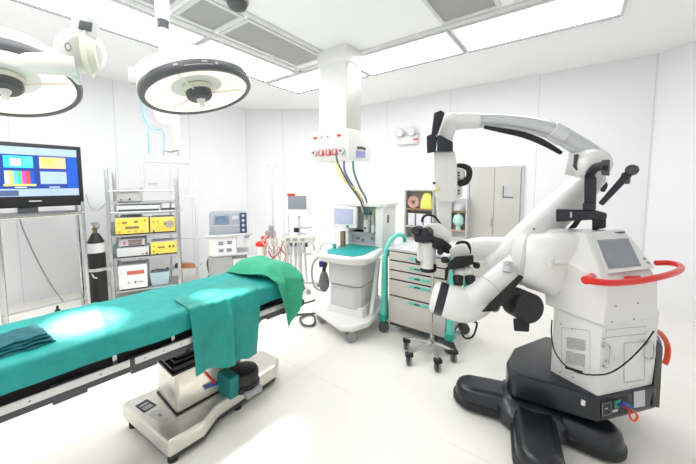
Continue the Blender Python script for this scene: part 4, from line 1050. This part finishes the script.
# dark housing
def pl(pts): return [(x-rc.x, y-rc.y) for x, y in pts]
hz0, hz1 = .205, .365
m = MB(); m.prism(pl([(1.075, 1.895), (1.45, 1.675), (1.90, 1.79), (1.96, 2.15), (1.6, 2.4), (1.25, 2.22), (1.10, 2.04), (1.065, 1.95)]), hz0, hz1, .022, seg=3); hs = m.build('dark_housing', BASEB, t)
LF0, LF1 = Vector((1.45, 1.69, 0)), Vector((1.335, 1.93, 0))     # left face line of the lower body
RF1 = Vector((1.885, 1.80, 0))
m = MB(); m.prism(pl([tuple(LF0[:2]), tuple(RF1[:2]), (1.95, 2.12), (1.6, 2.3), tuple(LF1[:2])]), hz1-.01, .83, .014); lower = m.build('lower_body', WHITE2, t)
z_low = at(613, 325, 1.66).z
ub_pts = [(x, y, z) for x, y, z in (
    (1.43, 1.66, .80), (1.84, 1.765, .80), (1.93, 2.13, .80), (1.55, 2.32, .80), (1.30, 1.96, .80),
    (1.43, 1.65, 1.03), (1.80, 1.745, 1.04), (1.27, 1.96, 1.03), (1.90, 2.14, 1.06), (1.55, 2.34, 1.03),
    (1.29, 1.95, 1.16), (1.42, 1.68, 1.06), (1.32, 2.05, 1.265), (1.50, 1.93, 1.29), (1.83, 2.01, 1.29), (1.80, 1.775, 1.07), (1.86, 2.18, 1.26), (1.55, 2.32, 1.26))]
m = MB(); m.hull([G_(*p) for p in ub_pts], .055, 5, .25); upper = m.build('upper_body', WHITE2, t, sharp=50)
# control panel on the slope
P0 = Vector((1.42, 1.67, 1.075)); P1 = Vector((1.93, 1.79, 1.085)); P2 = Vector((1.50, 1.93, 1.30))
pn_n = (P1-P0).cross(P2-P0).normalized()
if pn_n.z < 0: pn_n = -pn_n
def onpanel(px, py, off=0.0): return onplane(px, py, P0+pn_n*off, pn_n)-rc
c4 = [(594, 237), (629, 235.5), (655, 268), (607, 274)]
m = MB(); m.hull([onpanel(*q, .012) for q in c4]+[onpanel(*q, -.03) for q in c4], .006); cp = m.build('console_panel', WHITE, t)
c5 = [(597, 240), (628, 238), (641.5, 265.5), (608.5, 269)]
m = MB(); m.hull([onpanel(*q, .0165) for q in c5]+[onpanel(*q, .0) for q in c5], .002); fr = m.build('screen_frame', GREYM, cp)
m = MB(); m.poly([onpanel(*q, .0185) for q in ((598.5, 241), (627.2, 239.3), (639.8, 264.8), (609.3, 267.8))]); m.build('touch_screen', SCREEN, fr)
m = MB()
for px, py in ((644, 259), (648, 263)):
    q = onpanel(px, py, .012); m.cyl(q, q+pn_n*.006, .008, n=12)
m.build('panel_button', GREYM, cp)
m = MB()
for c in (((602, 233.5), (612, 232.5), (612, 234), (602, 235)), ((615, 232.5), (625, 232), (625, 233.5), (615, 234))):
    m.plate([at(x, y, 1.975)-rc+Vector((0, 0, .003)) for x, y in c], .006)
m.build('vent_slot', GREYD, upper)
# red handle
m = MB(); m.tube([P(586, 280, 1.60), P(594, 281.5, 1.57), P(612, 283, 1.58), P(634, 281.5, 1.62), P(655, 278, 1.66), P(671, 274, 1.73), P(680, 270, 1.84), P(680, 266, 1.95), P(670, 263, 2.02), P(656, 263, 2.03)], .0175, n=14, k=8)
m.ball(P(586, 280, 1.60), .023); m.cyl(P(585, 280, 1.58), P(592, 276, 1.72), .018, n=12)
m.hull([P(624, 277, 1.70), P(641, 276, 1.74), P(641, 280, 1.68), P(624, 281, 1.65), P(626, 275, 1.76), P(640, 274, 1.78)], .006)
m.build('red_handle', RED, t)
# faces
LFd = (LF1-LF0).normalized(); LFn = Vector((LFd.y, -LFd.x, 0))
if LFn.dot(Vector((0, -1, 0))) < 0 and LFn.x > 0: LFn = -LFn
if (LF0-rc).dot(LFn) < 0 and LFn.y > 0: LFn = -LFn
RFd = (RF1-LF0).normalized(); RFn = Vector((RFd.y, -RFd.x, 0))
def onL(px, py, o=.002): return onplane(px, py, LF0+LFn*o, LFn)-rc
def onR(px, py, o=.002): return onplane(px, py, LF0+RFn*o, RFn)-rc
def quadL(m, x0, y0, x1, y1, s=.0, o=.002): m.poly([onL(*q, o) for q in ((x0, y0), (x1, y0+(x1-x0)*s), (x1, y1+(x1-x0)*s), (x0, y1))])
def quadR(m, x0, y0, x1, y1, s=.0, o=.002): m.poly([onR(*q, o) for q in ((x0, y0), (x1, y0+(x1-x0)*s), (x1, y1+(x1-x0)*s), (x0, y1))])
LINE = mat('panel_line', '#b9b9b6', .5)
def frameR(m, x0, y0, x1, y1, s, w=.7):
    quadR(m, x0, y0, x1, y0+w, s); quadR(m, x0, y1-w, x1, y1, s); quadR(m, x0, y0, x0+w*.7, y1, s); 
    d = (x1-x0)*s; quadR(m, x1-w*.7, y0+d, x1, y1+d, s)
def frameL(m, x0, y0, x1, y1, s, w=.6):
    quadL(m, x0, y0, x1, y0+w, s); quadL(m, x0, y1-w, x1, y1, s); quadL(m, x0, y0, x0+w*.7, y1, s); d = (x1-x0)*s; quadL(m, x1-w*.7, y0+d, x1, y1+d, s)
m = MB(); frameL(m, 561.5, 327, 590, 372, .12); frameR(m, 624, 343, 645, 383, -.12); frameR(m, 606, 330, 646, 338, -.1, .5); m.build('panel_seam', LINE, lower)
VG = mat('vent_grille', '#b4b5b6', .5, var=.25, scale=160)
m = MB(); quadL(m, 566.5, 337, 585, 348, .17, .004); quadL(m, 566, 351, 584.5, 363, .2, .004); m.build('vent_grille', VG, lower)
m = MB(); quadL(m, 565, 366, 582.5, 368.5, .3, .005); m.build('dark_slot', BLACK, lower)
m = MB()
for px, py in ((561, 324), (572, 329), (604, 339), (606, 361), (560, 372), (573, 377)): 
    q = onL(px, py) if px < 600 else onR(px, py); m.ball(q, .005, 8)
m.build('screw', GREYM, lower)
for pts, nm in ((((603.5, 347), (603, 344), (607, 344.5), (610.5, 348), (610, 362), (607, 366.5), (603, 366)), 1), (((646, 345), (650, 342), (654, 344), (654, 356), (650, 359.5), (646, 358)), 2)):
    m = MB(); m.tube([onR(*q, .022 if 0 < i < 6 else .004) for i, q in enumerate(pts)], .0065, n=8, k=3); m.build('grab_handle', CHROME, lower)
m = MB(); frameR(m, 612, 301, 640, 321, -.12, .5); m.build('panel_seam', LINE, upper)
m = MB()
for px, py in ((616, 306), (638, 303), (612, 322), (634, 319)): m.ball(onR(px, py, .037), .005, 8)
m.build('screw', GREYM, upper)
# cable looped round the body
m = MB(); m.tube([onL(552, 320, .03), onL(551.5, 335, .03), onL(555, 352, .03), onL(566, 366, .035), onL(580, 373, .04), onL(597, 375, .05), onR(612, 372, .04), onR(628, 361, .03), onR(643, 346, .03), onR(654, 331, .03)], .0042, n=8, k=6); m.build('looped_cable', BLACK, t)
# connector panel
def onH(px, py, o=.003):
    a = Vector((1.45, 1.675, 0)); b = Vector((1.90, 1.79, 0)); d = (b-a).normalized(); n = Vector((d.y, -d.x, 0)); return onplane(px, py, a+n*o, n)-rc
def onH2(px, py, o=.003):
    a = Vector((1.45, 1.675, 0)); b = Vector((1.075, 1.895, 0)); d = (a-b).normalized(); n = Vector((d.y, -d.x, 0)); return onplane(px, py, a+n*o, n)-rc
m = MB(); m.poly([onH(*q) for q in ((601, 402), (629, 396.5), (629, 411.5), (601, 418))]); cpn = m.build('connector_panel', mat('conn_blk', '#22242a', .5), hs)
m = MB()
for c in (((602.5, 404), (611, 402.3), (611, 414), (602.5, 416)), ): 
    for i in range(4):
        a, b = c[i], c[(i+1) % 4]; m.tube([onH(*a, .005), onH(*b, .005)], .0018, n=5, k=1)
m.build('panel_outline', GREYM, cpn)
m = MB(); m.poly([onH(*q, .006) for q in ((605, 408.3), (608, 407.7), (608, 408.9), (605, 409.5))]); m.poly([onH(*q, .006) for q in ((612.5, 410), (618, 408.8), (618, 411.5), (612.5, 412.8))]); m.build('white_print', GREYL, cpn)
m = MB(); m.plate([onH(*q, .006) for q in ((615, 401), (620.5, 399.7), (620.5, 407), (615, 408.3))], .006); m.build('green_switch', mat('green_sw', '#2fa58c', .4), cpn)
m = MB(); m.plate([onH(*q, .004) for q in ((634, 392), (645, 390), (645, 406), (634, 408))], .002); m.build('info_label', mat('info_lbl', '#c8cbd2', .4), hs)
m = MB(); q = onH2(583, 402.5); m.box(q, (.02, .02, .03), .003, rz=R(-30)); m.build('white_tag', WHITE, hs)
m = MB(); m.tube([onH(622, 406, .01), onH(628, 408, .05), onH(634, 411, .07), onH(637.5, 417, .07), onH(634, 421, .07), onH(630, 417, .06), onH(629, 410, .04), onH(625, 407, .01)], .006, n=8); m.build('red_cable_loop', ORANGE, t)
m = MB(); m.tube([onH(619, 405, .02), onH(625, 404, .06), onH(631, 408, .07)], .010, n=8); m.build('blue_plug', BLUED, t)
# right side rail and orange hoses
m = MB(); m.plate([P(646, 404, 1.80), P(653, 405, 1.83), P(656.5, 345, 1.90), P(651, 338, 1.84)], .03); m.build('side_channel', BLACK, t)
m = MB(); m.tube([P(654, 330, 1.92), P(662, 335, 1.96), P(667.5, 346, 2.0), P(667, 358, 2.0), P(664.5, 364, 2.0)], .016, n=12); m.build('orange_hose', ORANGE, t)
m = MB(); m.tube([P(655, 333, 1.90), P(660, 342, 1.93), P(661, 354, 1.95), P(659, 362, 1.95)], .008, n=8); m.build('blue_cable', mat('lilac_cable', '#8a86c8', .4), t)
m = MB(); m.tube([P(660, 350, 1.92), P(658.5, 385, 1.88), P(657, 400, 1.86)], .010, n=8, k=2); m.tube([P(656, 338, 1.89), P(657, 360, 1.88)], .008, n=8, k=1); m.build('steel_rail', CHROME, t)
# neck drum with swivel
m = MB()
def ringv(c, ax, rx, rz_=None):
    ax = Vector(ax).normalized(); up = Vector((0, 0, 1)); xv = ax.cross(up).normalized(); zv = xv.cross(ax).normalized()
    return (c, xv*rx, zv*(rz_ or rx))
n0 = P(512, 256, 2.12); n1 = P(532, 261, 2.0); n2 = P(558, 264, 1.97); n3 = P(590, 262, 2.04)
ax = (n2-n0)
m.sections([ringv(n0, ax, .105, .12), ringv(n0+ax*.08, ax, .145, .16), ringv(n1, ax, .165, .18), ringv(n2, ax, .185, .215), ringv(n3, ax, .17, .21)], n=32, e=2.3)
nk = m.build('neck', WHITE2, t, sharp=60)
m = MB(); m.lathe([(.166, -.012), (.170, 0), (.166, .012)], n1+(n0-n1)*.35, ax, n=36, sy=1.05); m.build('neck_joint_ring', GREYL, nk)
m = MB()
c0 = P(560, 263, 1.93)
m.cyl(P(551, 262.5, 1.79), P(566, 262, 1.78), .016, n=12); m.cyl(P(551, 258, 1.79), P(551, 267, 1.79), .016, n=12); m.build('release_latch', mat('latch_grey', '#dadad7', .4), nk)
# diagonal main beam and its lower end
m = MB(); b0 = P(497, 268, 2.36); b1 = P(592, 178, 2.36); ax = b1-b0
m.sections([ringv(b0-ax*.06, ax, .05, .06), ringv(b0, ax, .115, .12), ringv(b0+ax*.3, ax, .12, .12), ringv(b0+ax*.75, ax, .115, .11), ringv(b1, ax, .09, .095), ringv(b1+ax*.05, ax, .06, .07)], n=32, e=2.5)
bm_ = m.build('main_boom', WHITE2, t, sharp=60)
m = MB(); m.ball(P(534, 229, 2.24), .008); m.build('boom_screw', GREYD, bm_)
m = MB(); m.tube([P(452, 254, 2.50), P(462, 251, 2.50), P(485, 249, 2.46), P(514, 251, 2.40)], [.06, .085, .10, .105], n=24); m.build('rear_link', WHITE2, t)
# lower counterweight arm
m = MB()
aa = [P(517, 265, 2.05), P(503, 277, 2.02), P(490, 288, 1.99), P(477, 300, 1.97), P(465, 305, 1.97), P(453, 302.5, 1.98), P(444, 299.5, 2.0)]
m.tube(aa, [.08, .086, .092, .106, .112, .113, .108], n=32, k=6); ca = m.build('counterweight_arm', WHITE2, t, sharp=60)
dr = (aa[6]-aa[5]).normalized()
m = MB(); m.cyl(aa[6]-dr*.012, aa[6]+dr*.045, .111, n=36, b=.005); m.build('dark_ring', NAVY, ca)
m = MB(); c = aa[6]+dr*.045; m.lathe([(.107, 0), (.105, .015), (.09, .032), (.05, .04), (0, .042)], c, dr, n=36); m.build('end_cap', WHITE2, ca)
m = MB(); m.lathe([(.090, -.003), (.0945, 0), (.090, .003)], aa[2], aa[3]-aa[1], n=36); m.build('arm_seam', GREYM, ca)
m = MB(); m.tube([P(508, 262, 1.97), P(507, 272, 1.95)], .028, n=16, k=1); m.ball(P(507, 263, 1.95), .018); m.build('joint_bolt', GREYL, ca)
# black motor
mc_ = P(531, 309, 1.82); vd = ray(531, 309).normalized(); ad = Vector((.12, -1, .06)).normalized()
m = MB(); m.cyl(mc_-ad*.16, mc_, .093, n=40, b=.008); mo_ = m.build('motor_housing', mat('motor_black', '#1b1c1f', .45, var=.06), t)
m = MB(); m.hull([P(x, y, Yv) for Yv in (1.86, 1.96) for x, y in ((499, 303), (513, 289), (525, 297), (525, 318), (506, 311))], .012); m.build('motor_arm', mat('motor_black', '#1b1c1f'), mo_)
m = MB(); m.hull([P(x, y, Yv) for Yv in (1.82, 1.92) for x, y in ((513, 318), (530, 320), (529, 332), (514, 331))], .01); m.build('motor_tab', BLACK, mo_)
m = MB(); m.hull([P(x, y, Yv) for Yv in (1.74, 1.79) for x, y in ((519, 274.5), (524, 277), (513, 290), (497, 311), (481, 312), (489, 303))], .006); m.build('strap_plate', BLACK, t)
m = MB(); q = P(495.5, 308, 1.81); m.cyl(q+Vector((0, .05, 0)), q, .030, n=20, b=.004); m.build('round_knob', GREYM, t)
m = MB(); m.tube([P(461, 318, 2.05), P(461, 330, 2.07), P(465, 338, 2.08), P(473, 336, 2.08), P(477, 324, 2.07), P(474.5, 322, 2.06)], .007, n=8); m.build('hanging_cable', BLACK, t)
# upper arm joint block and silver arm
m = MB(); j0 = P(572, 163, 2.14); j1 = P(602, 163, 2.02)
m.cyl(P(582, 164, 2.25), P(599, 164, 2.03), .105, .095, n=32, b=.03); m.tube([P(566, 164, 2.26), P(580, 165, 2.22), P(594, 167, 2.2)], [.075, .09, .1], n=24); sj = m.build('shoulder_joint', WHITE2, t, sharp=50)
m = MB(); m.hull([P(x, y, Yv) for Yv in (2.12, 2.24) for x, y in ((574, 154.5), (578, 154), (579, 168), (576.5, 171), (573, 167))], .006); m.build('dark_edge', GREYD, sj)
sa = [P(600, 162, 2.24), P(588, 152.5, 2.24), P(573, 142.5, 2.25), P(553, 131.5, 2.26), P(530, 125, 2.28), P(505, 122, 2.30), P(480, 121, 2.32), P(470, 121, 2.32)]
m = MB(); m.tube(sa, [.075, .068, .064, .061, .058, .054, .05, .05], n=24, k=5); ar_ = m.build('silver_arm', SILV, t)
d = (sa[2]-sa[3]); m = MB(); m.cyl(sa[3]-d*.15, sa[3]+d*.5, .066, .069, n=24, b=.004); m.build('arm_sleeve', mat('sleeve', '#dcdde0', .35, .2), ar_)
m = MB(); m.tube([P(484, 127, 2.25), P(500, 130, 2.23), P(522, 134.5, 2.22), P(542, 142, 2.21), P(561, 153, 2.21)], [.012, .018, .022, .022, .014], n=10); m.build('under_strut', BLACK, ar_)
m = MB(); m.tube([P(478, 120.5, 2.32), P(462, 121, 2.33), P(452, 122.5, 2.34)], [.058, .06, .062], n=24, k=4)
m.tube([P(456, 119, 2.34), P(450, 123, 2.34), P(445, 132, 2.34), P(443, 142, 2.34)], [.055, .068, .07, .066], n=24, k=4); m.build('elbow_cover', CREAM if False else WHITE2, t)
# grip and clamp
m = MB(); m.hull([P(x, y, Yv) for Yv in (2.20, 2.27) for x, y in ((434, 113), (441, 110), (445, 113), (443.5, 117), (438, 134), (434, 137), (431, 136))], .012); gr = m.build('grip', NAVY, t)
m = MB(); m.hull([P(x, y, Yv) for Yv in (2.20, 2.32) for x, y in ((426.5, 136), (434, 133), (437, 138), (436, 152), (427, 153.5))], .01); m.build('grip_block', NAVY, gr)
m = MB(); m.hull([P(x, y, Yv) for Yv in (2.19, 2.34) for x, y in ((437, 136), (440, 135), (447, 141), (453, 142), (453, 151.5), (437, 151.5))], .008); m.build('clamp_block', NAVY, gr)
# vertical carrier
m = MB(); m.hull([P(x, y, Yv) for Yv in (2.24, 2.40) for x, y in ((434, 151), (455, 151), (457.5, 170), (457.5, 197), (455, 202), (440, 203), (435, 196), (433, 170))], .016); vc_ = m.build('vertical_carrier', WHITE2, t)
m = MB(); m.hull([P(x, y, Yv) for Yv in (2.27, 2.38) for x, y in ((436, 195), (452, 197), (451, 238), (440, 240), (437, 220))], .014); m.build('carrier_stem', mat('stem_white', '#e3e3e1', .35), t)
m = MB(); m.plate([P(x, y, 2.235) for x, y in ((434.5, 190), (440, 187), (440.5, 189.5), (435, 192))], .003); m.build('yellow_sticker', mat('sticker_y', '#efdf7a', .5), vc_)
m = MB(); m.ball(P(434, 183, 2.24), .010); m.build('black_screw', BLACK, vc_)
m = MB(); m.tube([P(457, 165.5, 2.30), P(463, 166, 2.29), P(468.5, 169, 2.28), P(469, 176, 2.28), P(465, 182, 2.28), P(459, 184, 2.30)], [.016, .02, .022, .022, .026, .02], n=12); m.ball(P(460.5, 183, 2.29), .026); lp = m.build('loop_handle', BLACK, vc_)
m = MB(); m.hull([P(x, y, Yv) for Yv in (2.29, 2.35) for x, y in ((457, 168), (465, 170), (465, 179), (457, 181))], .01); m.hull([P(x, y, Yv) for Yv in (2.29, 2.35) for x, y in ((456, 186), (463, 187), (462, 197), (456, 199))], .01); m.build('connector_block', WHITE2, vc_)
m = MB()
for y in (172, 175, 178, 190, 193): m.hull([P(x, yy, Yv) for Yv in (2.28, 2.30) for x, yy in ((457, y), (460, y), (460, y+1.2), (457, y+1.2))])
m.build('dark_socket', BLACK, vc_)
# microscope head
m = MB(); m.hull([P(x, y, Yv) for Yv in (2.18, 2.36) for x, y in ((420, 228), (426, 223.5), (440, 223), (452, 232), (452, 242), (436, 246), (422, 236))], .02); hd_ = m.build('head_housing', WHITE2, t, sharp=50)
m = MB(); m.tube([P(422, 222, 2.28), P(423, 217.5, 2.28), P(428, 215, 2.28), P(435, 217, 2.28), P(441, 225, 2.27)], .009, n=8); m.build('head_cable', BLACK, hd_)
m = MB(); m.cyl(P(427, 241, 2.20), P(428, 268, 2.20), .064, .055, n=28, b=.008); m.hull([P(x, y, Yv) for Yv in (2.16, 2.28) for x, y in ((417, 247), (423, 243), (424, 262), (417, 263))], .012); ob = m.build('objective_body', WHITE2, t)
m = MB(); m.cyl(P(428, 267.5, 2.20), P(428, 271, 2.20), .056, n=28, b=.004); m.hull([P(x, y, Yv) for Yv in (2.15, 2.22) for x, y in ((433, 264), (436.5, 264), (436.5, 271), (433, 272))], .004); m.hull([P(x, y, Yv) for Yv in (2.15, 2.22) for x, y in ((415.5, 260), (420, 261.5), (420, 264), (415.5, 262.5))], .003); m.build('objective_ring', BLACK, ob)
for px, py in ((415.5, 231), (424.5, 232.5)):
    m = MB(); m.cyl(P(px, py, 2.02), P(px+4, py-.5, 2.16), .030, .036, n=20, b=.006); ep = m.build('eyepiece', BLACK, t)
    m = MB(); m.cyl(P(px, py, 2.018), P(px, py, 2.03), .016, n=14); m.build('eyepiece_lens', SCRD, ep)
m = MB(); m.hull([P(x, y, Yv) for Yv in (2.10, 2.22) for x, y in ((413.5, 236), (420, 229), (433, 231), (434, 240), (424, 243), (415, 242))], .01); m.build('binocular_block', NAVY, t)
m = MB(); m.hull([P(x, y, Yv) for Yv in (2.14, 2.24) for x, y in ((433, 236), (443, 239), (452, 246), (449, 254), (440, 251), (430, 247))], .008); m.build('black_link', BLACK, t)
m = MB(); m.cyl(P(440, 252, 2.12), P(441, 251, 2.16), .022, n=14); m.cyl(P(444, 260, 2.10), P(446, 260, 2.14), .022, n=14); m.build('focus_knob', BLACK, t)
# assistant viewer
m = MB(); m.hull([P(x, y, Yv) for Yv in (2.12, 2.26) for x, y in ((449, 250), (455, 244.5), (466, 244), (470, 251), (470, 260), (452, 262))], .018); av = m.build('viewer_housing', WHITE2, t)
m = MB(); m.tube([P(456, 246, 2.18), P(459, 242.5, 2.18), P(466, 242.5, 2.18), P(469.5, 247, 2.18), P(469.5, 254, 2.18)], .011, n=8); m.build('viewer_cable', BLACK, av)
m = MB(); m.hull([P(x, y, Yv) for Yv in (2.02, 2.16) for x, y in ((448, 263.5), (455, 256.5), (473.5, 255), (474, 264), (462, 268), (448, 270))], .01); m.hull([P(x, y, Yv) for Yv in (2.04, 2.1) for x, y in ((445, 268), (450, 266), (447, 280), (444.5, 279))], .004); vb2 = m.build('viewer_binocular', BLACK, t)
m = MB(); m.cyl(P(474, 265, 2.08), P(479, 265.5, 2.08), .022, n=14, b=.004); m.build('side_knob', BLACK, vb2)
for a, b in (((459, 270), (458, 280)), ((467, 269), (470, 280))):
    m = MB(); m.ball(P(a[0], a[1]+3, 2.08), (.045, .05, .045), 18); ey2 = m.build('prism_cover', WHITE2, t)
    m = MB(); m.cyl(P(b[0], b[1]-4, 2.05), P(b[0]+.5, b[1]+5, 2.02), .035, .031, n=20, b=.004); m.build('eyepiece', BLACK, ey2)
# brackets on top of the console
m = MB(); m.hull([P(x, y, Yv) for Yv in (2.02, 2.10) for x, y in ((556, 209), (595, 210), (607, 213), (607, 219), (590, 219), (556, 222))], .012); br_ = m.build('monitor_bracket', NAVY, t)
m = MB(); m.hull([P(x, y, Yv) for Yv in (2.015, 2.02) for x, y in ((570, 212), (572, 212), (572, 217.5), (570, 217.5))]); m.build('bracket_label', GREYL, br_)
m = MB(); m.hull([P(x, y, Yv) for Yv in (2.02, 2.12) for x, y in ((584.5, 174), (590, 172), (597, 178), (596, 208), (584, 208))], .012); m.hull([P(x, y, Yv) for Yv in (2.0, 2.12) for x, y in ((582.5, 203), (596, 203), (596, 210), (582.5, 210))], .008); po = m.build('dark_post', NAVY, t)
m = MB(); m.tube([P(590, 174, 2.04), P(595, 168, 2.0), P(602, 166, 1.97)], .028, n=12); m.build('post_arm', NAVY, po)
m = MB(); m.hull([P(x, y, Yv) for Yv in (1.93, 1.98) for x, y in ((601.5, 160), (610, 159.5), (609.5, 176), (601, 175))], .006); kb = m.build('knob_plate', GREYD, po)
m = MB(); q = P(605.5, 168, 1.925); m.cyl(q+Vector((0, .02, 0)), q, .018, n=14); m.build('knob', BLACK, kb)
m = MB(); m.hull([P(x, y, Yv) for Yv in (2.05, 2.10) for x, y in ((598, 203), (603, 206), (636, 172), (636, 167.5), (628, 168))], .008); sd = m.build('side_strut', NAVY, t)
m = MB(); m.hull([P(x, y, Yv) for Yv in (2.06, 2.2) for x, y in ((622, 172), (631, 176), (630, 184), (618, 184))], .01); m.cyl(P(632, 170, 2.03), P(632, 170, 2.12), .036, n=18, b=.006); m.build('strut_block', GREYD, sd)
m = MB(); m.hull([P(x, y, Yv) for Yv in (2.03, 2.06) for x, y in ((600, 189), (604, 187), (607, 181.5), (608, 186), (605, 192), (601, 192))], .006); m.build('strut_clip', BLACK, sd)
m = MB(); m.hull([P(x, y, Yv) for Yv in (2.05, 2.12) for x, y in ((592, 217), (606, 218), (606, 228), (592, 230))], .008); m.hull([P(x, y, Yv) for Yv in (2.1, 2.18) for x, y in ((576, 219), (584, 217), (576, 228), (568, 229))], .006); m.build('bracket_foot', BLACK, br_)

# ------------------------------------------------------------------ camera, light, colour
cam = bpy.data.cameras.new('camera'); co = bpy.data.objects.new('camera', cam); C.objects.link(co)
co.location = (0, 0, EYE); co.rotation_euler = (R(90)-PITCH, 0, 0)
cam.sensor_width = 36; cam.lens = 36*F/696; cam.shift_y = -(232-PY)/696; cam.clip_start = .05
bpy.context.scene.camera = co
def area(name, loc, rot, sx, sy, e, col=(1, 1, 1)):
    l = bpy.data.lights.new(name, 'AREA'); l.shape = 'RECTANGLE'; l.size = sx; l.size_y = sy; l.energy = e; l.color = col
    o = bpy.data.objects.new(name, l); C.objects.link(o); o.location = loc; o.rotation_euler = rot; return o
def spot(name, loc, target, e, ang, blend=.3, r=.05, col=(1, 1, 1)):
    l = bpy.data.lights.new(name, 'SPOT'); l.energy = e; l.spot_size = R(ang); l.spot_blend = blend; l.shadow_soft_size = r; l.color = col
    o = bpy.data.objects.new(name, l); C.objects.link(o); o.location = loc
    o.rotation_euler = (Vector(target)-Vector(loc)).to_track_quat('-Z', 'Y').to_euler(); return o
area('added_ceiling_fill', W(.6, 2.2, 3.14), (0, 0, RZ), 2.2, 2.0, 40)  # added area light under the ceiling, general fill without a fixture
area('added_left_wall_fill', W(-.5, 3.7, 3.12), (0, 0, RZ), 1.8, .6, 38)  # added area light out of view, brightens the left wall
area('added_room_fill', W(-.8, 1.0, 3.12), (0, 0, RZ), 1.5, 1.5, 10)  # added weak fill overhead, out of view beside the camera
spot('lamp_beam', lc+Vector((0, .0, -.18)), onz(262, 445, 0), 200, 17, .8, .06, (1, .97, .88))
spot('lamp_beam', lc+Vector((-.1, .0, -.18)), onz(208, 298, ZT), 420, 8, .8, .06, (1, .98, .92))
spot('lamp_beam', l2+Vector((0, .0, -.2)), onz(84, 324, ZT), 1100, 13, .8, .08, (1, .98, .92))
w = bpy.data.worlds.new('world'); bpy.context.scene.world = w; w.use_nodes = True
w.node_tree.nodes['Background'].inputs[0].default_value = (1, 1, 1, 1); w.node_tree.nodes['Background'].inputs[1].default_value = .75
sc = bpy.context.scene
sc.view_settings.view_transform = 'Standard'; sc.view_settings.look = 'None'; sc.view_settings.exposure = 0.25
sc.cycles.use_denoising = True
sc.cycles.max_bounces = 8
